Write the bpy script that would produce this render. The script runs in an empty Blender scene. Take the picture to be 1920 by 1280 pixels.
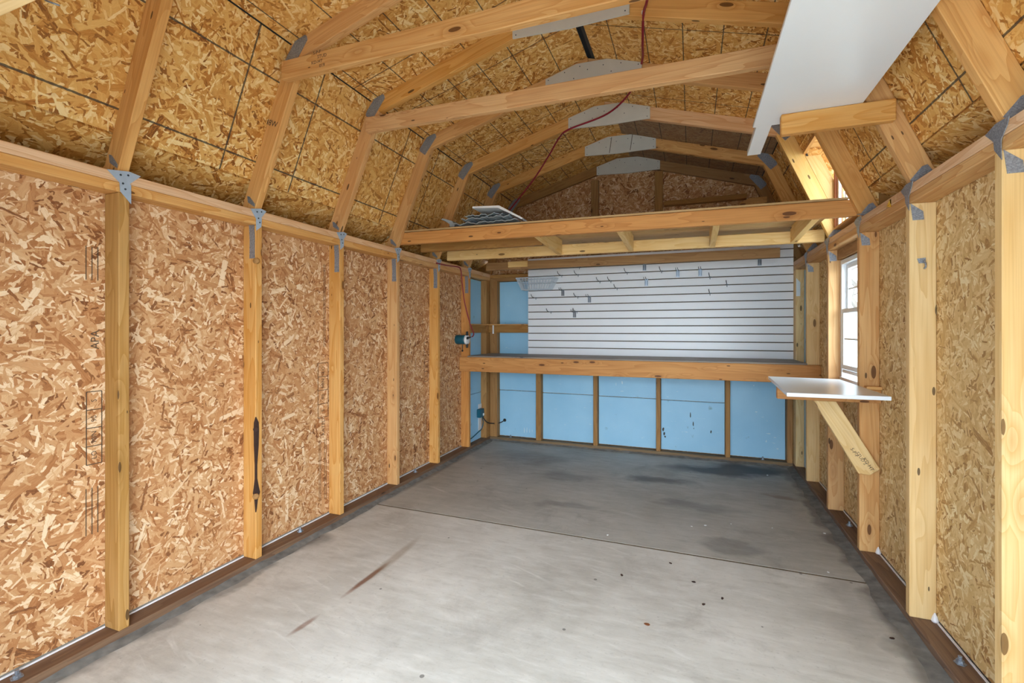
import bpy, bmesh, math, random
from mathutils import Matrix, Vector
random.seed(7)
S = bpy.context.scene
COL = S.collection
PI = math.pi

# ------------------------------------------------------------------ camera, sky, exposure
cam_data = bpy.data.cameras.new('camera')
cam = bpy.data.objects.new('camera', cam_data)
COL.objects.link(cam)
cam.location = (2.0712, 0.0, 1.209)
cam.rotation_euler = (PI/2, 0, 0.36713)
cam_data.sensor_width = 36.0
cam_data.lens = 875.99/1920*36
cam_data.shift_y = -22.15/1920
cam_data.clip_start = 0.02
S.camera = cam

world = bpy.data.worlds.new('overcast_sky')
S.world = world
world.use_nodes = True
bg = world.node_tree.nodes['Background']
bg.inputs['Color'].default_value = (0.70, 0.86, 1.0, 1)
bg.inputs['Strength'].default_value = 0.95

sun_data = bpy.data.lights.new('hazy_sun', 'SUN')
sun_data.energy = 0.9
sun_data.angle = math.radians(70)
sun_data.color = (.86, .94, 1.0)
sun = bpy.data.objects.new('hazy_sun', sun_data)
COL.objects.link(sun)
sun.location = (3, -6, 6)
sun.rotation_euler = Vector((-.55, 1.0, -.45)).to_track_quat('-Z', 'Y').to_euler()

S.view_settings.view_transform = 'Standard'
S.view_settings.look = 'None'
S.view_settings.exposure = 3.3
S.view_settings.gamma = 1.0
S.view_settings.use_curve_mapping = False
S.cycles.max_bounces = 7
S.cycles.diffuse_bounces = 4
S.cycles.transparent_max_bounces = 8
S.cycles.caustics_reflective = False
S.cycles.caustics_refractive = False

# ------------------------------------------------------------------ node helpers
def srgb(r, g, b):
    f = lambda c: (c/255/12.92) if c/255 <= .04045 else ((c/255+.055)/1.055)**2.4
    return (f(r), f(g), f(b), 1)

def N(nt, kind, ins=None, **props):
    n = nt.nodes.new(kind)
    for k, v in props.items():
        setattr(n, k, v)
    for k, v in (ins or {}).items():
        s = n.inputs[k]
        if isinstance(v, bpy.types.NodeSocket):
            nt.links.new(v, s)
        else:
            s.default_value = v
    return n

def M2(nt, op, a, b=0.0, c=None, clamp=False):
    ins = {0: a, 1: b}
    if c is not None:
        ins[2] = c
    return N(nt, 'ShaderNodeMath', ins, operation=op, use_clamp=clamp).outputs[0]

def VM(nt, op, a, b=(0, 0, 0)):
    n = N(nt, 'ShaderNodeVectorMath', {0: a}, operation=op)
    if op == 'SCALE':
        if isinstance(b, bpy.types.NodeSocket):
            nt.links.new(b, n.inputs['Scale'])
        else:
            n.inputs['Scale'].default_value = b
    else:
        if isinstance(b, bpy.types.NodeSocket):
            nt.links.new(b, n.inputs[1])
        else:
            n.inputs[1].default_value = b
    return n.outputs[0]

def mixc(nt, fac, a, b, mode='MIX'):
    n = nt.nodes.new('ShaderNodeMix')
    n.data_type = 'RGBA'
    n.blend_type = mode
    for s, v in ((n.inputs[0], fac), (n.inputs[6], a), (n.inputs[7], b)):
        if isinstance(v, bpy.types.NodeSocket):
            nt.links.new(v, s)
        else:
            s.default_value = v
    return n.outputs[2]

def mixv(nt, fac, a, b):
    n = nt.nodes.new('ShaderNodeMix')
    n.data_type = 'VECTOR'
    for s, v in ((n.inputs[0], fac), (n.inputs[4], a), (n.inputs[5], b)):
        if isinstance(v, bpy.types.NodeSocket):
            nt.links.new(v, s)
        else:
            s.default_value = v
    return n.outputs[1]

def ramp(nt, fac, stops, interp='LINEAR'):
    n = nt.nodes.new('ShaderNodeValToRGB')
    cr = n.color_ramp
    cr.interpolation = interp
    while len(cr.elements) < len(stops):
        cr.elements.new(.5)
    for e, (p, c) in zip(cr.elements, stops):
        e.position = p
        e.color = c
    nt.links.new(fac, n.inputs[0])
    return n.outputs[0]

def newmat(name):
    m = bpy.data.materials.new(name)
    m.use_nodes = True
    nt = m.node_tree
    b = nt.nodes['Principled BSDF']
    return m, nt, b

def setc(nt, b, col, rough=.6, metal=0.0, spec=None):
    s = b.inputs['Base Color']
    if isinstance(col, bpy.types.NodeSocket):
        nt.links.new(col, s)
    else:
        s.default_value = col
    b.inputs['Roughness'].default_value = rough
    b.inputs['Metallic'].default_value = metal
    if spec is not None:
        b.inputs['Specular IOR Level'].default_value = spec

# ------------------------------------------------------------------ oriented strand board
def strand_group():
    g = bpy.data.node_groups.new('strand_layer', 'ShaderNodeTree')
    for n, t in (('Vector', 'NodeSocketVector'), ('Scale', 'NodeSocketFloat'), ('Seed', 'NodeSocketFloat'),
                 ('HalfLength', 'NodeSocketFloat'), ('HalfWidth', 'NodeSocketFloat'), ('Keep', 'NodeSocketFloat')):
        g.interface.new_socket(name=n, in_out='INPUT', socket_type=t)
    for n, t in (('Mask', 'NodeSocketFloat'), ('Data', 'NodeSocketVector'), ('Edge', 'NodeSocketFloat')):
        g.interface.new_socket(name=n, in_out='OUTPUT', socket_type=t)
    gi = g.nodes.new('NodeGroupInput').outputs
    go = g.nodes.new('NodeGroupOutput').inputs
    v = VM(g, 'SCALE', gi['Vector'], gi['Scale'])
    off = N(g, 'ShaderNodeCombineXYZ', {0: M2(g, 'MULTIPLY', gi['Seed'], 17.31), 1: M2(g, 'MULTIPLY', gi['Seed'], 9.17)}).outputs[0]
    v = VM(g, 'ADD', v, off)
    vor = N(g, 'ShaderNodeTexVoronoi', {'Vector': v, 'Scale': 1.0}, voronoi_dimensions='2D')
    sep = N(g, 'ShaderNodeSeparateColor', {0: vor.outputs['Color']}).outputs
    d = VM(g, 'SUBTRACT', v, vor.outputs['Position'])
    rot = N(g, 'ShaderNodeVectorRotate', {'Vector': d, 'Angle': M2(g, 'MULTIPLY', sep[0], PI)}, rotation_type='Z_AXIS').outputs[0]
    sx = N(g, 'ShaderNodeSeparateXYZ', {0: rot}).outputs
    ax = M2(g, 'DIVIDE', M2(g, 'ABSOLUTE', sx[0]), gi['HalfLength'])
    hw = M2(g, 'MULTIPLY', gi['HalfWidth'], M2(g, 'ADD', sep[1], .45))
    ay = M2(g, 'DIVIDE', M2(g, 'ABSOLUTE', sx[1]), hw)
    e = M2(g, 'MAXIMUM', ax, ay)
    mask = M2(g, 'MULTIPLY', M2(g, 'LESS_THAN', e, 1.0), M2(g, 'LESS_THAN', sep[2], gi['Keep']))
    rnd = M2(g, 'FRACT', M2(g, 'ADD', M2(g, 'MULTIPLY', sep[1], 7.13), M2(g, 'MULTIPLY', sep[2], 5.77)))
    data = N(g, 'ShaderNodeCombineXYZ', {0: sx[0], 1: sx[1], 2: rnd}).outputs[0]
    g.links.new(mask, go['Mask'])
    g.links.new(data, go['Data'])
    g.links.new(e, go['Edge'])
    return g
STRAND = strand_group()

def osb(name, stops, sat=1.0, val=1.0, lines=None, grey=None):
    """stops: five strand colours dark to pale; lines = (u0, du, v0, dv, width) printed nailing grid in sheet coordinates"""
    m, nt, b = newmat(name)
    oc = N(nt, 'ShaderNodeTexCoord').outputs['Object']
    rnd = N(nt, 'ShaderNodeObjectInfo').outputs['Random']
    offs = N(nt, 'ShaderNodeCombineXYZ', {0: M2(nt, 'MULTIPLY', rnd, 31.0), 1: M2(nt, 'MULTIPLY', rnd, 57.0)}).outputs[0]
    p = VM(nt, 'ADD', oc, offs)
    wob = N(nt, 'ShaderNodeTexNoise', {'Vector': p, 'Scale': 70.0, 'Detail': 1.0}, noise_dimensions='2D').outputs['Color']
    p = VM(nt, 'ADD', p, VM(nt, 'SCALE', VM(nt, 'SUBTRACT', wob, (.5, .5, .5)), .007))
    data = edge = None
    layers = [(38, 1.3, 9, 9, 2), (24, 2.1, .95, .13, .85), (33, 3.7, 1.0, .13, .75), (15, 4.9, .8, .115, .62), (27, 5.3, 1.0, .10, .62),
              (11, 6.6, .78, .10, .42), (20, 7.9, .95, .08, .55), (8.5, 8.4, .66, .085, .26), (34, 9.6, 1.0, .12, .5), (14, 10.2, .9, .05, .34)]
    for sc, sd, hl, hw, kp in layers:
        q = nt.nodes.new('ShaderNodeGroup')
        q.node_tree = STRAND
        nt.links.new(p, q.inputs['Vector'])
        for k, v in (('Scale', sc), ('Seed', sd), ('HalfLength', hl), ('HalfWidth', hw), ('Keep', kp)):
            q.inputs[k].default_value = v
        if data is None:
            data, edge = q.outputs['Data'], q.outputs['Edge']
        else:
            data = mixv(nt, q.outputs['Mask'], data, q.outputs['Data'])
            n = N(nt, 'ShaderNodeMix', {0: q.outputs['Mask'], 2: edge, 3: q.outputs['Edge']})
            edge = n.outputs[0]
    sd = N(nt, 'ShaderNodeSeparateXYZ', {0: data}).outputs
    gv = N(nt, 'ShaderNodeCombineXYZ', {0: M2(nt, 'MULTIPLY', sd[0], 3.0), 1: M2(nt, 'MULTIPLY', sd[1], 34.0), 2: M2(nt, 'MULTIPLY', sd[2], 40.0)}).outputs[0]
    grain = N(nt, 'ShaderNodeTexNoise', {'Vector': gv, 'Scale': 1.0, 'Detail': 2.0}).outputs['Fac']
    t = M2(nt, 'ADD', sd[2], M2(nt, 'MULTIPLY', M2(nt, 'SUBTRACT', grain, .5), .5), clamp=True)
    col = ramp(nt, t, [(0.0, stops[0]), (.11, stops[1]), (.37, stops[2]), (.76, stops[3]), (.96, stops[4])])
    ed = M2(nt, 'MULTIPLY', M2(nt, 'SUBTRACT', edge, .8), 2.6, clamp=True)
    ed = M2(nt, 'MULTIPLY', ed, M2(nt, 'LESS_THAN', edge, 1.02))
    col = mixc(nt, M2(nt, 'MULTIPLY', ed, .42), col, stops[0])
    big = N(nt, 'ShaderNodeTexNoise', {'Vector': p, 'Scale': 2.2, 'Detail': 2.0}, noise_dimensions='2D').outputs['Fac']
    col = mixc(nt, M2(nt, 'MULTIPLY', M2(nt, 'SUBTRACT', big, .35), .8, clamp=True), col, stops[2])
    if grey:
        col = mixc(nt, .72, col, grey)
    col = N(nt, 'ShaderNodeHueSaturation', {'Saturation': sat, 'Value': val, 'Color': col}).outputs[0]
    if lines:
        u0, du, v0, dv, w = lines
        s = N(nt, 'ShaderNodeSeparateXYZ', {0: oc}).outputs
        wn = N(nt, 'ShaderNodeTexNoise', {'Vector': oc, 'Scale': 60.0, 'Detail': 1.0}).outputs['Fac']
        tot = None
        for so, o0, dd in ((s[0], u0, du), (s[1], v0, dv)):
            f = M2(nt, 'PINGPONG', M2(nt, 'SUBTRACT', so, o0), dd/2)
            ln = M2(nt, 'LESS_THAN', f, M2(nt, 'MULTIPLY', M2(nt, 'ADD', wn, .5), w/2))
            tot = ln if tot is None else M2(nt, 'MAXIMUM', tot, ln)
        col = mixc(nt, M2(nt, 'MULTIPLY', tot, .85), col, srgb(52, 50, 48))
    setc(nt, b, col, .62, 0, .3)
    return m

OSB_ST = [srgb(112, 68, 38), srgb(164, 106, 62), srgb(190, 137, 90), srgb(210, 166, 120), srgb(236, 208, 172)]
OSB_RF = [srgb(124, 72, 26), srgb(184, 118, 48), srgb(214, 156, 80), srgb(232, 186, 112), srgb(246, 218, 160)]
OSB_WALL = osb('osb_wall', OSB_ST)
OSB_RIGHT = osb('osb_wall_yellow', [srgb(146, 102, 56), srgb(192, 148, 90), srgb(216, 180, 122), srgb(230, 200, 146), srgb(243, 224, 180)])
OSB_ROOF = osb('osb_roof', OSB_RF)
OSB_LOW = osb('osb_roof_ruled', OSB_RF, lines=(1.585, .4064, .10, .4064, .008))
OSB_UP = osb('osb_roof_ruled_fine', OSB_RF, lines=(2.205, .4064, .059, .2032, .006))
OSB_GREY = osb('osb_weathered', OSB_RF, lines=(2.205, .4064, .059, .2032, .006), grey=srgb(112, 92, 84))

# ------------------------------------------------------------------ lumber and the other materials
def lumber(name, c_dark, c_mid, c_lite, knots=1.0, rough=.62, var=.12):
    m, nt, b = newmat(name)
    oc = N(nt, 'ShaderNodeTexCoord').outputs['Object']
    rnd = N(nt, 'ShaderNodeObjectInfo').outputs['Random']
    offs = N(nt, 'ShaderNodeCombineXYZ', {0: M2(nt, 'MULTIPLY', rnd, 37.0), 1: M2(nt, 'MULTIPLY', rnd, 11.0), 2: M2(nt, 'MULTIPLY', rnd, 23.0)}).outputs[0]
    p = VM(nt, 'ADD', oc, offs)
    kv = VM(nt, 'MULTIPLY', p, (4.2, 13.0, 13.0))
    vor = N(nt, 'ShaderNodeTexVoronoi', {'Vector': kv, 'Scale': 1.0})
    kr = N(nt, 'ShaderNodeSeparateColor', {0: vor.outputs['Color']}).outputs
    kd = M2(nt, 'ADD', vor.outputs['Distance'], M2(nt, 'MULTIPLY', M2(nt, 'GREATER_THAN', kr[0], .55*knots), 5.0))
    halo = M2(nt, 'SUBTRACT', 1.0, M2(nt, 'MULTIPLY', kd, 2.4), clamp=True)
    core = M2(nt, 'LESS_THAN', kd, M2(nt, 'ADD', .06, M2(nt, 'MULTIPLY', kr[1], .09)))
    w1 = N(nt, 'ShaderNodeTexNoise', {'Vector': VM(nt, 'MULTIPLY', p, (.9, 9.0, 9.0)), 'Scale': 1.0, 'Detail': 2.0}).outputs['Fac']
    ph = M2(nt, 'ADD', M2(nt, 'MULTIPLY', w1, 9.0), M2(nt, 'MULTIPLY', halo, 2.5))
    ring = M2(nt, 'FRACT', ph)
    ring = M2(nt, 'MULTIPLY', ring, ring)
    fine = N(nt, 'ShaderNodeTexNoise', {'Vector': VM(nt, 'MULTIPLY', p, (3.5, 190.0, 190.0)), 'Scale': 1.0, 'Detail': 1.0}).outputs['Fac']
    blot = N(nt, 'ShaderNodeTexNoise', {'Vector': VM(nt, 'MULTIPLY', p, (1.7, 5.0, 5.0)), 'Scale': 1.0, 'Detail': 3.0}).outputs['Fac']
    col = mixc(nt, M2(nt, 'MULTIPLY', ring, .8), c_lite, c_mid)
    col = mixc(nt, M2(nt, 'MULTIPLY', M2(nt, 'SUBTRACT', blot, .42), 2.2, clamp=True), col, c_mid)
    col = mixc(nt, M2(nt, 'MULTIPLY', M2(nt, 'SUBTRACT', fine, .45), .9, clamp=True), col, c_dark)
    col = mixc(nt, M2(nt, 'MULTIPLY', M2(nt, 'MULTIPLY', halo, halo), .55), col, c_dark)
    kcol = mixc(nt, .72, c_dark, srgb(46, 24, 12))
    col = mixc(nt, M2(nt, 'MULTIPLY', core, .85), col, kcol)
    v2 = N(nt, 'ShaderNodeTexVoronoi', {'Vector': VM(nt, 'MULTIPLY', p, (6.5, 21.0, 21.0)), 'Scale': 1.0})
    k2 = N(nt, 'ShaderNodeSeparateColor', {0: v2.outputs['Color']}).outputs
    speck = M2(nt, 'MULTIPLY', M2(nt, 'LESS_THAN', v2.outputs['Distance'], M2(nt, 'MULTIPLY', k2[1], .15)), M2(nt, 'LESS_THAN', k2[0], .42*knots))
    col = mixc(nt, M2(nt, 'MULTIPLY', speck, .8), col, srgb(52, 30, 18))
    hv = N(nt, 'ShaderNodeHueSaturation', {'Color': col, 'Value': M2(nt, 'ADD', 1.0-var*.6, M2(nt, 'MULTIPLY', rnd, var)),
                                         'Saturation': M2(nt, 'ADD', .93, M2(nt, 'MULTIPLY', M2(nt, 'FRACT', M2(nt, 'MULTIPLY', rnd, 7.7)), .14))}).outputs[0]
    setc(nt, b, hv, rough, 0, .3)
    return m

PINE = lumber('pine_lumber', srgb(158, 98, 46), srgb(200, 140, 76), srgb(222, 174, 114), knots=1.4)
PINE_SHADED = lumber('shaded_olive_pine', srgb(124, 88, 44), srgb(166, 122, 66), srgb(194, 152, 98), knots=.7)  # shade on the first left stud's near side, put into the wood colour
SILL_OLD = lumber('dirty_sill', srgb(76, 58, 40), srgb(114, 90, 62), srgb(142, 116, 84), knots=.5)
PINE_ROOF = lumber('pine_rafter', srgb(158, 98, 44), srgb(202, 142, 74), srgb(224, 172, 106), knots=1.25)
PINE_RED = lumber('fir_lumber', srgb(170, 110, 68), srgb(208, 156, 110), srgb(228, 190, 150), knots=.7)
PINE_PALE = lumber('pale_spruce', srgb(188, 138, 76), srgb(220, 176, 110), srgb(236, 202, 144), knots=1.2)
PINE_OLD = lumber('aged_lumber', srgb(108, 72, 38), srgb(146, 102, 56), srgb(172, 128, 76), knots=.8)
PINE_BENCH = lumber('orange_pine', srgb(146, 84, 32), srgb(188, 122, 56), srgb(212, 150, 80), knots=1.3)
TREATED = lumber('treated_plate', srgb(66, 46, 38), srgb(104, 78, 62), srgb(132, 104, 82), knots=.3, var=.05)
PLYDECK = lumber('plywood_deck', srgb(150, 116, 76), srgb(182, 148, 102), srgb(206, 174, 128), knots=.6)
BENCHTOP = lumber('worn_plywood', srgb(98, 90, 86), srgb(132, 122, 114), srgb(156, 144, 132), knots=.1, rough=.5)

def plain(name, col, rough=.5, metal=0.0, var=.06, scale=8.0, spec=None):
    m, nt, b = newmat(name)
    oc = N(nt, 'ShaderNodeTexCoord').outputs['Object']
    n = N(nt, 'ShaderNodeTexNoise', {'Vector': oc, 'Scale': scale, 'Detail': 4.0}).outputs['Fac']
    dk = tuple(c*(1-var*2.2) for c in col[:3])+(1,)
    c = mixc(nt, n, dk, tuple(min(1, c*(1+var)) for c in col[:3])+(1,))
    setc(nt, b, c, rough, metal, spec)
    return m

def galv():
    m, nt, b = newmat('galvanised_steel')
    oc = N(nt, 'ShaderNodeTexCoord').outputs['Object']
    v = N(nt, 'ShaderNodeTexVoronoi', {'Vector': oc, 'Scale': 260.0}).outputs['Color']
    f = N(nt, 'ShaderNodeSeparateColor', {0: v}).outputs[0]
    c = mixc(nt, f, srgb(132, 138, 148), srgb(166, 174, 186))
    setc(nt, b, c, .42, .55)
    return m

def foam():
    m, nt, b = newmat('blue_foam')
    oc = N(nt, 'ShaderNodeTexCoord').outputs['Object']
    rnd = N(nt, 'ShaderNodeObjectInfo').outputs['Random']
    p = VM(nt, 'ADD', oc, N(nt, 'ShaderNodeCombineXYZ', {0: M2(nt, 'MULTIPLY', rnd, 13.0), 1: M2(nt, 'MULTIPLY', rnd, 29.0)}).outputs[0])
    n1 = N(nt, 'ShaderNodeTexNoise', {'Vector': p, 'Scale': 3.0, 'Detail': 3.0}).outputs['Fac']
    c = mixc(nt, n1, srgb(138, 192, 226), srgb(170, 214, 240))
    n2 = N(nt, 'ShaderNodeTexNoise', {'Vector': VM(nt, 'MULTIPLY', p, (1.0, .35, 1.0)), 'Scale': 46.0, 'Detail': 3.0}).outputs['Fac']
    c = mixc(nt, M2(nt, 'MULTIPLY', M2(nt, 'SUBTRACT', n2, .68), 7.0, clamp=True), c, srgb(196, 222, 238))
    n3 = N(nt, 'ShaderNodeTexNoise', {'Vector': VM(nt, 'ADD', p, (3.3, 8.1, 0)), 'Scale': 11.0, 'Detail': 5.0}).outputs['Fac']
    c = mixc(nt, M2(nt, 'MULTIPLY', M2(nt, 'SUBTRACT', n3, .70), 8.0, clamp=True), c, srgb(66, 84, 96))
    setc(nt, b, c, .42, 0, .45)
    return m

def concrete():
    m, nt, b = newmat('concrete_floor')
    geo = N(nt, 'ShaderNodeNewGeometry').outputs['Position']
    n1 = N(nt, 'ShaderNodeTexNoise', {'Vector': geo, 'Scale': 1.6, 'Detail': 5.0, 'Roughness': .62}).outputs['Fac']
    n2 = N(nt, 'ShaderNodeTexNoise', {'Vector': VM(nt, 'MULTIPLY', geo, (1.4, 5.5, 1)), 'Scale': 4.0, 'Detail': 6.0, 'Roughness': .68}).outputs['Fac']
    n3 = N(nt, 'ShaderNodeTexNoise', {'Vector': geo, 'Scale': 60.0, 'Detail': 3.0}).outputs['Fac']
    c = mixc(nt, M2(nt, 'MULTIPLY', M2(nt, 'SUBTRACT', n1, .3), 2.3, clamp=True), srgb(178, 175, 168), srgb(214, 212, 207))
    c = mixc(nt, M2(nt, 'MULTIPLY', M2(nt, 'SUBTRACT', n2, .5), 2.4, clamp=True), c, srgb(222, 221, 217))
    c = mixc(nt, M2(nt, 'MULTIPLY', M2(nt, 'SUBTRACT', .46, n2), 2.6, clamp=True), c, srgb(158, 154, 146))
    c = mixc(nt, M2(nt, 'MULTIPLY', M2(nt, 'SUBTRACT', n3, .62), 2.0, clamp=True), c, srgb(120, 116, 110))
    n4 = N(nt, 'ShaderNodeTexNoise', {'Vector': VM(nt, 'ADD', geo, (7.7, 3.1, 0)), 'Scale': 2.6, 'Detail': 7.0, 'Roughness': .7, 'Distortion': .6}).outputs['Fac']
    c = mixc(nt, M2(nt, 'MULTIPLY', M2(nt, 'SUBTRACT', n4, .54), 2.4, clamp=True), c, srgb(132, 126, 118))
    n5 = N(nt, 'ShaderNodeTexNoise', {'Vector': VM(nt, 'MULTIPLY', N(nt, 'ShaderNodeVectorRotate', {'Vector': geo, 'Angle': .35}, rotation_type='Z_AXIS').outputs[0], (3.0, 26.0, 1)), 'Scale': 1.0, 'Detail': 4.0, 'Distortion': .5}).outputs['Fac']
    c = mixc(nt, M2(nt, 'MULTIPLY', M2(nt, 'SUBTRACT', n5, .64), 3.5, clamp=True), c, srgb(232, 231, 228))
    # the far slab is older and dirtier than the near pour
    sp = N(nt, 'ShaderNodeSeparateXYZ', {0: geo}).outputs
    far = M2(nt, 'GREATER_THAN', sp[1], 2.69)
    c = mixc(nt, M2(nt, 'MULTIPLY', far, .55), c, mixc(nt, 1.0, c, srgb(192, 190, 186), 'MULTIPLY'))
    wv = N(nt, 'ShaderNodeTexNoise', {'Vector': geo, 'Scale': 3.4, 'Detail': 4.0}).outputs['Color']
    gp = VM(nt, 'ADD', geo, VM(nt, 'SCALE', VM(nt, 'SUBTRACT', wv, (.5, .5, .5)), .38))
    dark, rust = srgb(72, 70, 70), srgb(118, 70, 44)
    brown = srgb(120, 92, 56)
    for (x, y, rx, ry, ang, colr, st) in [
            (2.40, 4.44, .62, .17, .28, dark, .9), (1.80, 3.90, .30, .10, .1, dark, .65), (2.55, 4.55, .35, .12, 0, dark, .5),
            (1.30, 3.15, .22, .08, .2, dark, .35), (2.30, 2.87, .16, .07, 0, dark, .38), (1.15, 3.75, .25, .10, 0, dark, .28),
            (.62, 4.2, .35, .2, 0, dark, .3), (2.68, 3.86, .13, .06, 0, brown, .5), (.60, 1.87, .018, .17, -.02, rust, .85), (.60, 2.1, .03, .25, .05, brown, .4),
            (.59, 1.48, .016, .075, -.1, rust, .6), (.06, 2.08, .10, .13, 0, dark, .5), (2.1, 3.45, .3, .09, .1, dark, .3), (2.75, 2.4, .12, .35, 0, dark, .25),
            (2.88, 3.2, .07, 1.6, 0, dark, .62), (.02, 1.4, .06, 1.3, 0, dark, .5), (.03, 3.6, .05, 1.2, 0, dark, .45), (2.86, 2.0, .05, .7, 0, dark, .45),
            (1.0, 1.55, .5, .12, .3, dark, .10), (1.6, 1.3, .5, .1, -.2, dark, .12)]:
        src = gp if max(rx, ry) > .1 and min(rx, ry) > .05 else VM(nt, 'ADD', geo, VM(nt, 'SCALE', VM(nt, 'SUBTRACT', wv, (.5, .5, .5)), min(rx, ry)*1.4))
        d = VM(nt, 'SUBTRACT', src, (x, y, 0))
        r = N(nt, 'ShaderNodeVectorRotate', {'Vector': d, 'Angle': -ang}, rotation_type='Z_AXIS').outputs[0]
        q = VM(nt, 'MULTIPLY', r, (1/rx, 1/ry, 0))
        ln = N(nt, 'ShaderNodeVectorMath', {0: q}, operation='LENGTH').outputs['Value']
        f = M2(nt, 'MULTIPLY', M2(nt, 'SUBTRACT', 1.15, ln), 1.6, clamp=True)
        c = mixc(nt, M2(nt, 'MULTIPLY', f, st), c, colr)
    v = N(nt, 'ShaderNodeTexVoronoi', {'Vector': geo, 'Scale': 7.0})
    vr = N(nt, 'ShaderNodeSeparateColor', {0: v.outputs['Color']}).outputs
    spot = M2(nt, 'MULTIPLY', M2(nt, 'LESS_THAN', v.outputs['Distance'], M2(nt, 'MULTIPLY', vr[1], .07)), M2(nt, 'LESS_THAN', vr[0], .55))
    c = mixc(nt, M2(nt, 'MULTIPLY', spot, .65), c, srgb(70, 66, 62))
    bmp = N(nt, 'ShaderNodeBump', {'Strength': .25, 'Distance': .004, 'Height': n2}).outputs[0]
    nt.links.new(bmp, b.inputs['Normal'])
    setc(nt, b, c, .55, 0, .4)
    return m

GALV = galv()
GALV_SKYLIT = plain('skylit_tie_steel', srgb(176, 194, 214), .4, .35, .08, 40)  # bluish white sky reflection painted into the steel colour
FOAM = foam()
CONC = concrete()
WHITE = plain('white_melamine', srgb(238, 241, 244), .28, 0, .015, 3)
GUSSET = plain('painted_gusset', srgb(206, 202, 192), .6, 0, .05, 12)
SLATW = plain('white_slat_face', srgb(240, 242, 246), .35, 0, .02, 3)
SLATG = plain('slat_core', srgb(96, 84, 70), .7)
VINYL = plain('white_vinyl', srgb(232, 234, 236), .35, 0, .02, 5)
MATT_WHITE = plain('matt_white', srgb(236, 234, 238), .6)
BLACK = plain('black_plastic', srgb(24, 25, 27), .45)
INK = plain('stamp_ink', srgb(84, 66, 50), .8, 0, .2, 60)
WIRE = plain('grey_hook_wire', srgb(62, 72, 82), .35, .5)
CHROME = plain('chrome_bracket', srgb(150, 160, 172), .3, .7)
TEAL = plain('teal_plastic', srgb(10, 82, 100), .4)
WPLAST = plain('white_plastic', srgb(228, 230, 232), .4)
CLEARP = plain('pale_wire', srgb(214, 224, 234), .35)
REDCORD = plain('red_cord', srgb(146, 26, 50), .5)
BARK = plain('dark_bark', srgb(58, 36, 28), .9, 0, .2, 60)
RESIN = plain('red_heartwood', srgb(128, 62, 40), .8, 0, .2, 60)
CORRG = plain('grey_corrugated', srgb(158, 166, 170), .55, 0, .1, 20)
YELLOW = plain('yellow_plastic', srgb(214, 158, 40), .5)
SIDING = plain('exterior_siding', srgb(196, 190, 178), .8)
SHINGLE = plain('roof_felt', srgb(60, 58, 56), .9)
RIDGEBLK = plain('ridge_felt', srgb(22, 24, 28), .9)
BOUNCE_GROUND = plain('bounce_ground', srgb(226, 224, 218), .9, 0, .08, 2)  # outside ground added for bounce, colour raised to light the ceiling
TREEB = plain('grey_tree_bark', srgb(104, 94, 86), .9, 0, .1, 4)
LEAFM = plain('dry_leaf', srgb(120, 72, 40), .8)
BROWNW = lumber('brown_jamb', srgb(120, 62, 34), srgb(150, 86, 52), srgb(170, 108, 70), knots=.2)
LEDGE = plain('rough_concrete_edge', srgb(128, 125, 120), .9, 0, .38, 22)

def glass():
    m = bpy.data.materials.new('window_glass')
    m.use_nodes = True
    nt = m.node_tree
    nt.nodes.remove(nt.nodes['Principled BSDF'])
    t = N(nt, 'ShaderNodeBsdfTransparent', {'Color': (.93, .95, .95, 1)})
    g = N(nt, 'ShaderNodeBsdfGlossy', {'Roughness': .02})
    mx = N(nt, 'ShaderNodeMixShader', {0: .05, 1: t.outputs[0], 2: g.outputs[0]})
    nt.links.new(mx.outputs[0], nt.nodes['Material Output'].inputs['Surface'])
    return m
GLASS = glass()

# ------------------------------------------------------------------ object helpers
WM = {}
def link(name, me, M, mat, parent=None):
    o = bpy.data.objects.new(name, me)
    COL.objects.link(o)
    if me is not None and mat is not None:
        if len(me.materials) == 0:
            me.materials.append(mat)
    WM[o.name] = M.copy()
    if parent is not None:
        o.parent = parent
        o.matrix_basis = WM[parent.name].inverted() @ M
    else:
        o.matrix_basis = M
    return o

def thing(name, loc, label, cat, group=None, kind=None):
    o = link(name, None, Matrix.Translation(loc), None)
    o.empty_display_size = .1
    tag(o, label, cat, group, kind)
    return o

def tag(o, label=None, cat=None, group=None, kind=None):
    if label: o['label'] = label
    if cat: o['category'] = cat
    if group: o['group'] = group
    if kind: o['kind'] = kind
    return o

def to_mesh(bm, name):
    me = bpy.data.meshes.new(name)
    bmesh.ops.recalc_face_normals(bm, faces=bm.faces)
    bm.to_mesh(me)
    bm.free()
    return me

def add_box(bm, lo, hi):
    vs = [bm.verts.new((x, y, z)) for x in (lo[0], hi[0]) for y in (lo[1], hi[1]) for z in (lo[2], hi[2])]
    for f in ((0, 1, 3, 2), (4, 6, 7, 5), (0, 4, 5, 1), (2, 3, 7, 6), (0, 2, 6, 4), (1, 5, 7, 3)):
        bm.faces.new([vs[i] for i in f])
    return vs

GR = {'x': Matrix(((1, 0, 0), (0, 1, 0), (0, 0, 1))),
      'y': Matrix(((0, 0, 1), (1, 0, 0), (0, 1, 0))),   # columns: local x -> world y, local y -> world z, local z -> world x
      'z': Matrix(((0, 1, 0), (0, 0, 1), (1, 0, 0)))}   # local x -> world z, local y -> world x, local z -> world y

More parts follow.
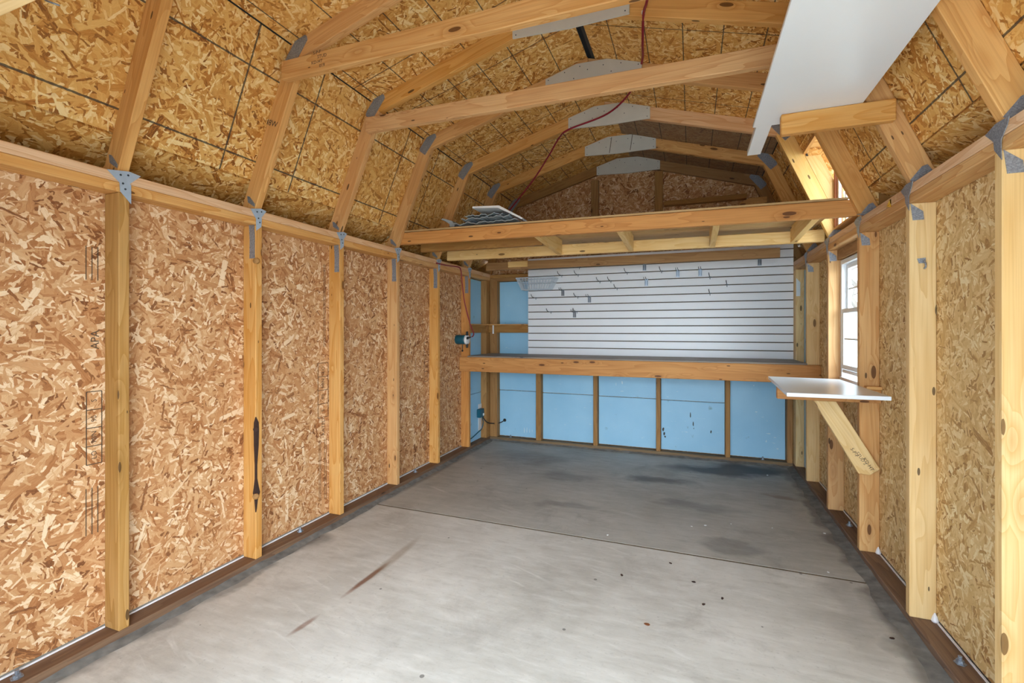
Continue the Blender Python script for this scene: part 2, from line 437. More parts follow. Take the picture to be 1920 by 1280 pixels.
def bx(name, x0, x1, y0, y1, z0, z1, mat, parent=None, grain='x', bev=.002):
    """axis aligned box whose local x axis (the grain) runs along the given world axis"""
    c = Vector(((x0+x1)/2, (y0+y1)/2, (z0+z1)/2))
    R = GR[grain]
    s = Vector((abs(x1-x0), abs(y1-y0), abs(z1-z0)))
    l = R.transposed() @ s
    l = Vector((abs(l.x), abs(l.y), abs(l.z)))/2
    bm = bmesh.new()
    add_box(bm, -l, l)
    if bev:
        bmesh.ops.bevel(bm, geom=list(bm.edges), offset=min(bev, min(l)*.6), segments=1, affect='EDGES')
    return link(name, to_mesh(bm, name), Matrix.Translation(c) @ R.to_4x4(), mat, parent)

def bar(name, p0, p1, wdir, w, t, mat, parent=None, bev=.002):
    p0, p1 = Vector(p0), Vector(p1)
    X = (p1-p0).normalized()
    Y = Vector(wdir)
    Y = (Y - X*Y.dot(X)).normalized()
    Z = X.cross(Y)
    R = Matrix((X, Y, Z)).transposed()
    L = (p1-p0).length/2
    bm = bmesh.new()
    add_box(bm, (-L, -w/2, -t/2), (L, w/2, t/2))
    if bev:
        bmesh.ops.bevel(bm, geom=list(bm.edges), offset=bev, segments=1, affect='EDGES')
    return link(name, to_mesh(bm, name), Matrix.Translation((p0+p1)/2) @ R.to_4x4(), mat, parent)

def prism(name, pts, X, Y, Z, depth, mat, parent=None, bev=.002):
    """polygon of world points (coplanar) extruded by depth along Z; local x axis along X"""
    X, Y, Z = Vector(X).normalized(), Vector(Y).normalized(), Vector(Z).normalized()
    pts = [Vector(p) for p in pts]
    o = sum(pts, Vector())/len(pts)
    R = Matrix((X, Y, Z)).transposed()
    bm = bmesh.new()
    loc = [R.transposed() @ (p-o) for p in pts]
    a = [bm.verts.new((q.x, q.y, 0)) for q in loc]
    b = [bm.verts.new((q.x, q.y, depth)) for q in loc]
    bm.faces.new(a)
    bm.faces.new(b[::-1])
    n = len(a)
    for i in range(n):
        bm.faces.new((a[i], b[i], b[(i+1) % n], a[(i+1) % n]))
    if bev:
        bmesh.ops.bevel(bm, geom=list(bm.edges), offset=bev, segments=1, affect='EDGES')
    return link(name, to_mesh(bm, name), Matrix.Translation(o) @ R.to_4x4(), mat, parent)

def xz_prism(name, pts, y0, y1, mat, parent=None, along=(1, 0, 0), bev=.002):
    X = Vector(along).normalized()
    Z = Vector((0, 1, 0))
    Y = Z.cross(X)
    return prism(name, [(p[0], y0, p[1]) for p in pts], X, Y, Z, y1-y0, mat, parent, bev)

def yz_prism(name, pts, x0, x1, mat, parent=None, bev=0):
    return prism(name, [(x0, p[0], p[1]) for p in pts], (0, 0, 1), Vector((1, 0, 0)).cross(Vector((0, 0, 1))), (1, 0, 0), x1-x0, mat, parent, bev)

def sheet(name, o, u, v, ul, vl, th, mat, parent=None):
    """panel: local x along u, local y along v, thickness along u x v; origin at the corner so the ruled lines fall right"""
    u, v = Vector(u).normalized(), Vector(v).normalized()
    n = u.cross(v)
    R = Matrix((u, v, n)).transposed()
    bm = bmesh.new()
    add_box(bm, (0, 0, 0), (ul, vl, th))
    return link(name, to_mesh(bm, name), Matrix.Translation(o) @ R.to_4x4(), mat, parent)

def tube(bm, pts, r, seg=6, closed_ends=True):
    pts = [Vector(p) for p in pts]
    rings = []
    up = Vector((0, 0, 1))
    for i, p in enumerate(pts):
        d = (pts[min(i+1, len(pts)-1)] - pts[max(i-1, 0)]).normalized()
        a = d.cross(up)
        if a.length < .05:
            a = d.cross(Vector((1, 0, 0)))
        a.normalize()
        b = d.cross(a)
        rr = r[i] if isinstance(r, (list, tuple)) else r
        rings.append([bm.verts.new(p + (a*math.cos(2*PI*k/seg) + b*math.sin(2*PI*k/seg))*rr) for k in range(seg)])
    for i in range(len(rings)-1):
        for k in range(seg):
            bm.faces.new((rings[i][k], rings[i][(k+1) % seg], rings[i+1][(k+1) % seg], rings[i+1][k]))
    if closed_ends:
        bm.faces.new(rings[0][::-1])
        bm.faces.new(rings[-1])

def smooth(o):
    for f in o.data.polygons:
        f.use_smooth = True
    return o

def spline(pts, n=8):
    pts = [Vector(p) for p in pts]
    out = []
    for i in range(len(pts)-1):
        p0, p1, p2, p3 = pts[max(i-1, 0)], pts[i], pts[i+1], pts[min(i+2, len(pts)-1)]
        for k in range(n):
            t = k/n
            out.append(.5*((2*p1) + (p2-p0)*t + (2*p0-5*p1+4*p2-p3)*t*t + (3*p1-p0-3*p2+p3)*t**3))
    out.append(pts[-1])
    return out

def tube_obj(name, pts, r, mat, parent=None, seg=6, base=None):
    base = Vector(base if base is not None else pts[0])
    bm = bmesh.new()
    tube(bm, [Vector(p)-base for p in pts], r, seg)
    return smooth(link(name, to_mesh(bm, name), Matrix.Translation(base), mat, parent))

def lathe(name, prof, c, axis, mat, parent=None, seg=16):
    """profile (radius, along) about an axis through c"""
    A = Vector(axis).normalized()
    B = A.orthogonal().normalized()
    C = A.cross(B)
    bm = bmesh.new()
    rings = []
    for r, h in prof:
        rings.append([bm.verts.new(A*h + (B*math.cos(2*PI*k/seg)+C*math.sin(2*PI*k/seg))*max(r, 1e-4)) for k in range(seg)])
    for i in range(len(rings)-1):
        for k in range(seg):
            bm.faces.new((rings[i][k], rings[i][(k+1) % seg], rings[i+1][(k+1) % seg], rings[i+1][k]))
    bm.faces.new(rings[0][::-1])
    bm.faces.new(rings[-1])
    return link(name, to_mesh(bm, name), Matrix.Translation(c), mat, parent)

# ------------------------------------------------------------------ dimensions (metres)
W = 2.901          # between the inner stud faces
B = .6096          # stud spacing
YA = 1.1422        # first left stud in view
SY = lambda k: YA + k*B
YB = 4.706         # back stud faces
HL, HR = 1.743, 1.724   # underside of the left and right top plates
YF = -.08          # front wall

# ------------------------------------------------------------------ floor and ground
ground = bpy.data.objects.new('ground', None)
bm = bmesh.new()
add_box(bm, (-30, -30, -.4), (30, 30, -.12))
ground = link('ground', to_mesh(bm, 'ground'), Matrix.Translation((0, 0, 0)), BOUNCE_GROUND)
tag(ground, 'added ground around the shed, pale to bounce light inside', 'ground', kind='structure')
bm = bmesh.new()
add_box(bm, (-.16, -.6, -.119), (3.06, 4.86, -.055))
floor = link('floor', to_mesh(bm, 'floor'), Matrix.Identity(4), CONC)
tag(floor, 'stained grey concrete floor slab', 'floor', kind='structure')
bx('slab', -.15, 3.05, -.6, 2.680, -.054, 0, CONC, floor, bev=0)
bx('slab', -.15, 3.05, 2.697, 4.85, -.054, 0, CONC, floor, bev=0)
bx('joint_filler', -.15, 3.05, 2.6802, 2.6968, -.054, -.0012, plain('joint_dirt', srgb(112, 98, 78), .9, 0, .3, 30), floor, bev=0)
# rough mortar ledge between the slab and the sill plates
def ledge(x0, x1, y0, y1, axis, inner):
    bm = bmesh.new()
    n = 60
    top, bot = [], []
    for i in range(n+1):
        t = i/n
        wob = random.uniform(-.012, .012)
        if axis == 'y':
            y = y0+(y1-y0)*t
            pa, pb = (x0, y), (x1+wob*inner, y)
        else:
            x = x0+(x1-x0)*t
            pa, pb = (x, y0), (x, y1+wob*inner)
        top.append((bm.verts.new((pa[0], pa[1], .012+random.uniform(-.004, .005))), bm.verts.new((pb[0], pb[1], .0006))))
    for i in range(n):
        bm.faces.new((top[i][0], top[i+1][0], top[i+1][1], top[i][1]))
    return link('mortar_ledge', to_mesh(bm, 'mortar_ledge'), Matrix.Identity(4), LEDGE, floor)
ledge(.0, .045, -.05, YB, 'y', 1)
ledge(W, W-.06, -.05, YB, 'y', -1)
ledge(0, W, YB, YB-.03, 'x', 1)

# ------------------------------------------------------------------ walls
def stamp(parent, x, y, z, cells, ch, cw, sgn=1):
    """printed grid stamp on a left-wall sheet: cells stacked in z, writing turned upright along z"""
    bm = bmesh.new()
    t = .0016
    n = len(cells)
    e = .0007
    for i in range(n+1):
        add_box(bm, (0, -cw/2, i*ch-t), (e, cw/2, i*ch+t))
    for s in (-1, 1):
        add_box(bm, (0, s*cw/2-t, 0), (e, s*cw/2+t, n*ch))
    link('stamp', to_mesh(bm, 'stamp'), Matrix.Translation((x, y, z)), INK, parent)
    for i, tx in enumerate(cells):
        lettering(tx, (x+e, y, z+(i+.5)*ch), min(.034, cw*.5), (0, 0, 1), (0, -1, 0), INK, parent)

def lettering(tx, c, size, xdir, ydir, mat, parent, name='lettering'):
    cu = bpy.data.curves.new('lettering', 'FONT')
    cu.body = tx
    cu.size = size
    cu.align_x = 'CENTER'
    cu.align_y = 'CENTER'
    cu.extrude = .0002
    cu.resolution_u = 2
    ob = bpy.data.objects.new('lettering_source', cu)
    COL.objects.link(ob)
    dg = bpy.context.evaluated_depsgraph_get()
    me = bpy.data.meshes.new_from_object(ob.evaluated_get(dg))
    bpy.data.objects.remove(ob)
    bpy.data.curves.remove(cu)
    X, Y = Vector(xdir).normalized(), Vector(ydir).normalized()
    R = Matrix((X, Y, X.cross(Y))).transposed()
    me.materials.clear()
    return link(name, me, Matrix.Translation(c) @ R.to_4x4(), mat, parent)

def rules(parent, x, ys, z0, z1):
    bm = bmesh.new()
    for y in ys:
        add_box(bm, (0, y-.0015, z0), (.0006, y+.0015, z1))
    link('printed_rule', to_mesh(bm, 'printed_rule'), Matrix.Translation((x, 0, 0)), INK, parent)

# left wall
bm = bmesh.new()
add_box(bm, (-.125, YF, -.05), (-.103, 4.83, 1.80))
wl = link('wall_left', to_mesh(bm, 'wall_left'), Matrix.Identity(4), SIDING)
tag(wl, 'left wall of bare studs over oriented strand board', 'wall', kind='structure')
edges = [YF, SY(0)+.019, SY(2)+.019, SY(4)+.019, 4.23]
for i in range(4):
    y0, y1 = edges[i]+.0015, edges[i+1]-.0015
    # local x runs up the wall
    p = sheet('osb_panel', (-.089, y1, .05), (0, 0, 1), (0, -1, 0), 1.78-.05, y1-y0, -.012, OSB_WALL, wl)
    if i == 0: p0_ = p
    if i == 1: p1_ = p
    if i == 2: p2_ = p
sheet('osb_panel', (-.10, 4.80, .05), (0, 0, 1), (0, -1, 0), 1.70, .565, -.003, OSB_WALL, wl)
xi = -.0889
stamp(p0_, xi, 1.108, .69, ['LO', 'MIN', '90', 'S'], .07, .05)
rules(p0_, xi, (1.082, 1.101, 1.12), 1.40, 1.53)
rules(p0_, xi, (1.082, 1.101, 1.12), .42, .60)
lettering('APA', (xi, 1.112, 1.17), .04, (0, 0, 1), (0, -1, 0), INK, p0_)
stamp(p1_, xi, 2.312, .66, ['S', '90', 'MIN', 'LO'], .085, .085)
lettering('RATED', (xi, 2.315, .60), .035, (0, 0, 1), (0, -1, 0), INK, p1_)
rules(p1_, xi, (2.28, 2.292, 2.325, 2.338), .14, .52)
rules(p1_, xi, (2.318, 2.33), 1.1, 1.62)
stamp(p2_, xi, 3.53, .76, ['S', '90', 'MIN', 'LO'], .085, .06)
rules(p2_, xi, (3.50, 3.515, 3.53), .16, .6)
for k in range(-1, 6):
    y = SY(k)
    m = [PINE_RED, PINE_SHADED, PINE, PINE, PINE, PINE, PINE_BENCH][k+1]
    st = bx('stud', -.0885, 0, y, y+.038, .0385, HL, m, wl, 'z', .003)
    if k == 1:
        stB = st
bx('stud', -.0885, 0, 4.617, 4.7045, .0385, HL, PINE_OLD, wl, 'z', .003)
bx('bottom_plate', -.0885, 0, YF+.09, 4.795, .0005, .038, TREATED, wl, 'y', .003)
for i, (a, b2) in enumerate(((YF, 2.99), (2.992, 4.795))):
    bx('top_plate', -.0885, 0, a, b2, HL+.0005, HL+.038, PINE, wl, 'y', .003)
for i, (a, b2) in enumerate(((YF, 1.76), (1.762, 4.795))):
    bx('top_plate', -.0885, 0.001, a, b2, HL+.0385, HL+.076, PINE_RED, wl, 'y', .003)
for k in range(-1, 5):   # thin white strip along the foot of the sheathing
    bx('white_strip', -.0884, -.081, SY(k)+.039, SY(k+1)-.001, .0385, .0445, MATT_WHITE, wl, 'y', .001)
# foam and wiring bay at the far end of the left wall
sheet('foam_panel', (-.0885, 4.612, .045), (0, 0, 1), (0, -1, 0), .48, .38, -.0005, FOAM, wl)
bx('foam_panel', -.0885, -.062, 4.232, 4.612, .04, .535, FOAM, wl, 'z', .002)
bx('foam_panel', -.0885, -.062, 4.232, 4.612, .539, 1.735, FOAM, wl, 'z', .002)
# bark pocket on the second stud
bm = bmesh.new()
prof = [(.765, .001), (.735, .008), (.70, .009), (.62, .008), (.52, .004), (.45, .004), (.40, .009), (.375, .012), (.345, .006), (.30, .003), (.28, .001)]
prof = [(z, w*1.6) for z, w in prof]
vl, vr = [], []
for z, w in prof:
    vl.append(bm.verts.new((-w, -.0012, z)))
    vr.append((bm.verts.new((.0012, -.0012, z)), bm.verts.new((.0012, w*1.3, z))))
for i in range(len(prof)-1):
    bm.faces.new((vl[i], vl[i+1], vr[i+1][0], vr[i][0]))
    bm.faces.new((vr[i][0], vr[i+1][0], vr[i+1][1], vr[i][1]))
o = link('bark_pocket', to_mesh(bm, 'bark_pocket'), Matrix.Translation((0, SY(1), 0)), BARK, stB)
o['label'] = 'dark bark pocket'
for z, r in ((.702, .013), (.36, .016)):
    lathe('knot', [(r*.5, -.004), (r, .0), (r*.9, .006), (r*.4, .009)], (-.001, SY(1)+.001, z), (1, -1, 0), BARK if z > .5 else PINE_OLD, stB, 10)
lathe('knot', [(.012, -.004), (.017, .0), (.012, .006), (.005, .009)], (-.001, SY(1)+.004, 1.56), (1, -1, 0), PINE_OLD, stB, 10)

def bolt(x, y, z, parent, mat=GALV):
    o = lathe('anchor_bolt', [(.018, 0), (.018, .003), (.0115, .003), (.0115, .013), (.006, .013), (.006, .026)], (x, y, z), (0, 0, 1), mat, parent, 6)
    return o
for x, y, p in ((-.05, 2.09, wl), (-.05, .87, wl), (-.05, 3.30, wl)):
    bolt(x, y, .038, p)

# right wall (window between the third and fourth studs)
wy0, wy1, wz0, wz1 = SY(3)+.04, SY(4)-.002, .885, 1.655
bm = bmesh.new()
for y0, y1, z0, z1 in ((YF, wy0, -.05, 1.78), (wy1, 4.83, -.05, 1.78), (wy0, wy1, -.05, wz0), (wy0, wy1, wz1, 1.78)):
    add_box(bm, (W+.103, y0, z0), (W+.125, y1, z1))
wr = link('wall_right', to_mesh(bm, 'wall_right'), Matrix.Identity(4), SIDING)
tag(wr, 'right wall of bare studs and strand board with a window', 'wall', kind='structure')
def rsheet(y0, y1, z0, z1, m=OSB_RIGHT):
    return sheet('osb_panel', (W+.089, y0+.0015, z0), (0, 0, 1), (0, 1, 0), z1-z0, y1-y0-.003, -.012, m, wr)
rsheet(YF, SY(0)+.019, .05, 1.76)
rsheet(SY(0)+.019, SY(2)+.019, .05, 1.76)
rsheet(SY(2)+.019, wy0, .05, 1.76)
rsheet(wy0, wy1, .05, wz0)
rsheet(wy0, wy1, wz1, 1.76)
rsheet(wy1, 4.80, .05, 1.76)
for k in range(-1, 6):
    y = SY(k)
    m = [PINE_PALE, PINE_PALE, PINE_PALE, PINE_PALE, PINE, PINE, PINE_PALE][k+1]
    bx('stud', W, W+.0885, y, y+.038, .0385, HR, m, wr, 'z', .003)
bx('stud', W, W+.0885, 4.60, 4.7045, .0385, HR, PINE_PALE, wr, 'z', .003)
bx('bottom_plate', W, W+.0885, YF+.09, 4.795, .0005, .038, TREATED, wr, 'y', .003)
bx('top_plate', W, W+.0885, YF, 3.59, HR+.0005, HR+.038, PINE, wr, 'y', .003)
bx('top_plate', W, W+.0885, 3.592, 4.795, HR+.0005, HR+.038, PINE, wr, 'y', .003)
bx('top_plate', W-.001, W+.0885, YF, 2.38, HR+.0385, HR+.076, PINE_RED, wr, 'y', .003)
bx('top_plate', W-.001, W+.0885, 2.382, 4.795, HR+.0385, HR+.076, PINE_RED, wr, 'y', .003)
bx('header', W+.05, W+.0885, SY(3)+.04, SY(4)-.001, 1.658, 1.7235, PINE_OLD, wr, 'y')
bx('rough_sill', W+.002, W+.0885, SY(3)+.04, SY(4)-.001, .845, .883, PINE, wr, 'y')
bx('foam_panel', W+.062, W+.0885, SY(5)+.04, 4.598, .045, HR-.01, FOAM, wr, 'z')
for k in range(-1, 5):
    bx('white_strip', W+.081, W+.0884, SY(k)+.039, SY(k+1)-.001, .0385, .0445, MATT_WHITE, wr, 'y', .001)
for i in (2, 3):   # white sealant blobs where two studs meet the sheathing
    lathe('sealant_blob', [(.010, 0), (.013, .006), (.008, .022), (.002, .036)], (W+.080, SY(i)-.006, .0385), (0, 0, 1), MATT_WHITE, wr, 8)
for y in (2.096, 3.33):
    bolt(W+.05, y, .038, wr)

# back wall
bm = bmesh.new()
add_box(bm, (-.125, 4.815, -.05), (W+.125, 4.84, 1.80))
wb = link('wall_back', to_mesh(bm, 'wall_back'), Matrix.Identity(4), SIDING)
tag(wb, 'back wall of studs filled with blue foam board', 'wall', kind='structure')
bxs = [.0, .532, 1.1412, 1.751, 2.361, 2.855]
wds = [.088, .055, .042, .04, .04, .045]
for x, w in zip(bxs, wds):
    bx('stud', x, x+w, YB, YB+.088, .0385, HL if x < 1.5 else HR, PINE_OLD, wb, 'z', .003)
bx('bottom_plate', .001, W-.001, YB, YB+.088, .0005, .038, SILL_OLD, wb, 'x', .003)
bx('top_plate', .001, W-.001, YB, YB+.088, 1.735, 1.772, PINE_OLD, wb, 'x', .003)
bx('top_plate', .001, W-.001, YB, YB+.088, 1.7725, 1.8085, PINE_OLD, wb, 'x', .003)
for i in range(5):
    x0, x1 = bxs[i]+wds[i]+.003, bxs[i+1]-.003
    seam = [.545, .538, .533, .526, None][i]
    if seam:
        bx('foam_panel', x0, x1, 4.772, 4.794, .046, seam-.0028, FOAM, wb, 'z', .002)
        bx('foam_panel', x0, x1, 4.770, 4.794, seam+.0028, 1.732, FOAM, wb, 'z', .002)
    else:
        bx('foam_panel', x0, x1, 4.772, 4.794, .046, 1.732, FOAM, wb, 'z', .002)
bm = bmesh.new()
add_box(bm, (-.12, 4.796, 0), (W+.12, 4.812, 1.80))
link('sheathing_backing', to_mesh(bm, 'sheathing_backing'), Matrix.Identity(4), OSB_WALL, wb)
bolt(2.67, 4.745, .038, wb)
bolt(.23, 4.745, .038, wb)
lathe('cable_hole', [(.018, 0), (.018, .004), (.012, .006)], (.151, 4.7725, .214), (0, -1, 0), BLACK, wb, 12)
# scuffs gouged in the foam
SCUFF = plain('white_scuff', srgb(206, 228, 242), .6)
def gouge(x, z, w, h, s):
    bm = bmesh.new()
    rs = random.Random(s)
    pts = []
    n = 9
    for i in range(n):
        a = 2*PI*i/n
        r = .6+.5*rs.random()
        pts.append(bm.verts.new((math.cos(a)*w*r, 0, math.sin(a)*h*r)))
    bm.faces.new(pts)
    link('gouge', to_mesh(bm, 'gouge'), Matrix.Translation((x, 4.7694, z)), SCUFF if s >= 20 else BLACK, wb)
for a in ((1.813, .24, .012, .02, 1), (1.822, .20, .008, .022, 2), (1.83, .17, .01, .012, 3), (2.06, .40, .006, .03, 4), (2.085, .31, .005, .025, 5), (2.24, .25, .007, .017, 6), (2.09, .27, .004, .01, 7), (.38, .12, .006, .03, 20), (.41, .125, .005, .035, 21), (.44, .12, .004, .028, 22), (.47, .12, .003, .02, 23),
          (2.62, .46, .012, .006, 24), (2.72, .27, .02, .005, 25), (2.77, .24, .012, .004, 26), (2.70, .20, .006, .012, 27), (2.60, .70, .006, .008, 28), (2.79, .14, .012, .006, 29), (1.42, .68, .008, .02, 30), (1.36, .66, .004, .02, 31)):
    gouge(*a)

# front wall round the doorway the camera stands in
bm = bmesh.new()
add_box(bm, (-.125, YF-.09, -.05), (1.0, YF-.01, 1.80))
add_box(bm, (2.86, YF-.09, -.05), (W+.125, YF-.01, 1.80))
wf = link('wall_front', to_mesh(bm, 'wall_front'), Matrix.Identity(4), SIDING)
tag(wf, 'front wall with the wide open doorway', 'wall', kind='structure')

# ------------------------------------------------------------------ roof
TL = lambda x, z: z - .005*x                      # the roof leans a hair to the right
S1, S2 = 2.33, .287
def mir(p): return (W-p[0], p[1])
KN_I, KN_O = (.298, 2.533), (.2325, 2.608)
AP = W/2
AP_T, AP_B = 2.541+S2*AP, 2.448+S2*AP
SEAM = (-.0408, 1.971)

bm = bmesh.new()
def shell(pts, ya=-.12, yb_=4.86, exts=None):
    for i_, (a, b2) in enumerate(zip(pts[:-1], pts[1:])):
        e0, e1 = exts[i_] if exts else (.03, .03)
        d = Vector((b2[0]-a[0], 0, b2[1]-a[1])).normalized()
        a = (a[0]-d.x*e0, a[1]-d.z*e0)
        b2 = (b2[0]+d.x*e1, b2[1]+d.z*e1)
        n = Vector((-d.z, 0, d.x))
        o1, o2 = .0135, .024
        vs = []
        for (px, pz) in (a, b2):
            for y in (ya, yb_):
                for o in (o1, o2):
                    vs.append(bm.verts.new((px+n.x*o, y, pz+n.z*o)))
        # order: a(y0:o1,o2),(y1:o1,o2), b...
        idx = ((0, 2, 6, 4), (1, 5, 7, 3), (0, 1, 3, 2), (4, 6, 7, 5), (0, 4, 5, 1), (2, 3, 7, 6))
        for f in idx:
            bm.faces.new([vs[i] for i in f])
L3 = (-.32, 1.815)
shell([L3, SEAM, KN_O, (AP-.03, AP_T-.009)], exts=((.03, 0), (0, .03), (.03, .03)))
ceiling = link('ceiling', to_mesh(bm, 'ceiling'), Matrix.Identity(4), SHINGLE)
tag(ceiling, 'gambrel roof sheathed inside with ruled strand board', 'ceiling', kind='structure')
bm = bmesh.new()
rk = mir(KN_O); rs_ = mir(SEAM)
def T(p): return (p[0], TL(*p))
DY0, DY1, DZ0, DZ1 = SY(3)+.042, SY(4)-.003, 1.93, 2.40   # dormer opening in the right lower slope
shell([(AP+.045, TL(AP+.045, AP_T-.013)), T(rk)])
def on_r(z):   # point on the outer line of the right lower rafters
    x = (z - 2.066)/2.33
    return (W-x, z-.005*(W-x))
for ya_, yb2 in ((-.12, DY0-.001), (DY1+.019, 4.86)):
    shell([T(rk), T(rs_), T(mir((-.32, 1.815)))], ya_, yb2, ((.03, 0), (0, .03)))
shell([T(rk), on_r(DZ1+.02)], DY0-.03, DY1+.05, ((.03, .0),))
link('roof_felt', to_mesh(bm, 'roof_felt'), Matrix.Identity(4), SHINGLE, ceiling)

def slope_sheet(a, b2, y0, y1, m, right=False, off=.0005, name='sheathing_panel'):
    """sheathing between section points a (lower) and b2 (upper); local x = world y measured from zero, local y up the slope"""
    d = Vector((b2[0]-a[0], 0, b2[1]-a[1]))
    L = d.length
    d.normalize()
    u = Vector((0, 1, 0))
    n = u.cross(d)        # left slope: points outwards?
    sg = 1
    out = Vector((-1, 0, 1)) if not right else Vector((1, 0, 1))
    if n.dot(out) < 0:
        sg = -1
    R = Matrix((u, d, u.cross(d))).transposed()
    bm = bmesh.new()
    z0, z1 = (off, off+.012) if sg > 0 else (-off-.012, -off)
    add_box(bm, (y0+.0012, .0070, z0), (y1-.0012, L-.0015, z1))
    return link(name, to_mesh(bm, name), Matrix.Translation((a[0], 0, a[1])) @ R.to_4x4(), m, ceiling)

RG = .024   # half of the ridge slot
apL = (AP-.004, AP_T-.002)
apR = (AP+.044, TL(AP+.044, 2.541+S2*(W-AP-.044)))
for y0, y1 in ((-.12, 2.371), (2.371, 4.80)):
    slope_sheet(SEAM, KN_O, y0, y1, OSB_LOW)
    slope_sheet(KN_O, apL, y0, y1, OSB_UP)
    slope_sheet(L3, SEAM, y0, y1, OSB_ROOF)
rR = lambda p: T(mir(p))
for y0, y1, m in ((-.12, 2.371, OSB_UP), (2.371, 3.592, OSB_UP), (3.592, 4.80, OSB_GREY)):
    slope_sheet(rR(KN_O), apR, y0, y1, m, True)
slope_sheet(rR(SEAM), rR(KN_O), -.12, 2.371, OSB_LOW, True)
slope_sheet(rR(SEAM), rR(KN_O), 2.371, DY0, OSB_LOW, True)
slope_sheet(rR(SEAM), rR(KN_O), DY1+.02, 4.80, OSB_LOW, True)
slope_sheet(on_r(DZ1), rR(KN_O), DY0, DY1+.02, OSB_ROOF, True)
slope_sheet(rR(L3), rR(SEAM), -.12, DY0, OSB_ROOF, True)
slope_sheet(rR(L3), rR(SEAM), DY1+.02, 4.80, OSB_ROOF, True)
slope_sheet(rR(L3), (W+.085, 1.868), DY0, DY1+.02, OSB_ROOF, True)
for yc in (-.12, 4.8005):
    bx('eave_end', -.335, -.08, yc, yc+.035, 1.68, 1.99, PINE_OLD, ceiling, 'x', 0)
    bx('eave_end', W+.06, W+.335, yc, yc+.035, 1.66, 1.97, PINE_OLD, ceiling, 'x', 0)
# black ridge strip over the slot, and closed eaves
bx('ridge_strip', AP-.06, AP+.10, SY(2)+.02, SY(3)+.03, AP_T+.012, AP_T+.02, RIDGEBLK, ceiling, 'y', 0)
for y0, y1 in ((-.12, SY(2)+.019), (SY(3)+.031, 4.86)):
    bx('ridge_strip', AP-.06, AP+.10, y0, y1, AP_T+.012, AP_T+.02, SHINGLE, ceiling, 'y', 0)
    bx('ridge_filler', AP-.003, AP+.043, y0, y1, AP_T-.010, AP_T-.001, OSB_ROOF, ceiling, 'y', 0)
for sx, zz in ((-.33, 1.70), (W+.31, 1.685)):
    bx('fascia', sx, sx+.02, -.12, 4.86, zz, zz+.15, PINE_OLD, ceiling, 'y')
bx('soffit', -.32, -.126, -.12, 4.86, 1.695, 1.707, OSB_ROOF, ceiling, 'y')
bx('soffit', W+.126, W+.32, -.12, 4.86, 1.68, 1.692, OSB_ROOF, ceiling, 'y')

# dormer over the window
win2 = thing('window_2', (W+.07, (DY0+DY1)/2, DZ0), 'small dormer window high in the right roof slope', 'window', kind='structure')
pA, pB = on_r(DZ0-.06), on_r(DZ1)
for y0, y1 in ((DY0-.018, DY0-.001), (SY(4)+.039, SY(4)+.056)):
    xz_prism('cheek_board', [(pA[0]+.002, pA[1]), (W+.10, pA[1]), (W+.10, DZ1+.02), (pB[0]+.002, DZ1+.02)], y0, y1, OSB_ROOF, win2, bev=0)
bx('dormer_roof', pB[0]-.02, W+.16, DY0-.03, DY1+.07, DZ1+.0205, DZ1+.04, OSB_ROOF, win2, 'y', 0)
bx('dormer_head', pB[0]+.001, pB[0]+.02, DY0-.0005, DY1+.0005, DZ1-.03, DZ1+.02, PINE_ROOF, win2, 'y', 0)
for yc in (DY0-.03, DY1+.02):
    bx('eave_return', W+.09, W+.33, yc, yc+.008, 1.69, 1.99, PINE_OLD, win2, 'x', 0)
bx('jamb', W+.03, W+.075, DY1-.022, DY1, DZ0-.06, DZ1+.018, BROWNW, win2, 'z')
bx('jamb', W+.03, W+.075, DY0, DY0+.02, DZ0-.06, DZ1+.018, BROWNW, win2, 'z')
bx('sill_board', W+.03, W+.10, DY0, DY1, DZ0-.075, DZ0-.061, PINE, win2, 'y')
for y in (DY0+.022, DY0+.26, DY1-.20, DY1-.05):
    bx('mullion', W+.045, W+.06, y, y+.022, DZ0-.058, DZ1+.016, VINYL, win2, 'z')
bx('pane', W+.051, W+.054, DY0+.02, DY1-.022, DZ0-.058, DZ1+.016, GLASS, win2, 'z', 0)

# gable sheathing
def gable(name, y0, y1, m, parent, z0=1.80):
    pts = [(-.10, z0), (W+.10, z0), (rR(SEAM)[0], rR(SEAM)[1]), rR(KN_O), (AP, AP_T-.01), KN_O, SEAM]
    return xz_prism(name, pts, y0, y1, m, parent, along=(0, 0, 1), bev=0)
gable('gable_panel', 4.802, 4.814, OSB_WALL, wb)
gable('gable_panel', YF-.03, YF-.01, OSB_WALL, wf, 1.80)
for x in (1.11, 1.735):
    zt = 2.448+S2*(x if x < AP else W-x) - .02
    bx('gable_stud', x, x+.075, 4.752, 4.800, 1.809, zt-.012, PINE_OLD, wb, 'z')
bx('gable_rail', 1.82, 2.54, 4.736, 4.800, 2.405, 2.45, PINE_OLD, wb, 'x')
xz_prism('gable_block', [(2.47, 2.335), (2.70, 2.345), (2.70, 2.40), (2.56, 2.40), (2.475, 2.36)], 4.712, 4.751, PINE_ROOF, wb)

# ------------------------------------------------------------------ roof trusses
def knee_plate(y, right, parent):
    cx, cz = (KN_I[0]+KN_O[0])/2+.004, (KN_I[1]+KN_O[1])/2+.004
    d = Vector((.62, 0, .785)).normalized()
    e = Vector((-d.z, 0, d.x))
    pts = []
    for a, b2 in ((-.082, -.034), (.07, -.034), (.082, -.02), (.082, .03), (-.07, .034), (-.082, .02)):
        q = Vector((cx, 0, cz)) + d*a + e*b2
        pts.append((q.x, q.z))
    if right:
        pts = [T(mir(p)) for p in pts][::-1]
    return xz_prism('knee_plate', pts, y-.0022, y-.0002, GALV, parent, bev=0)

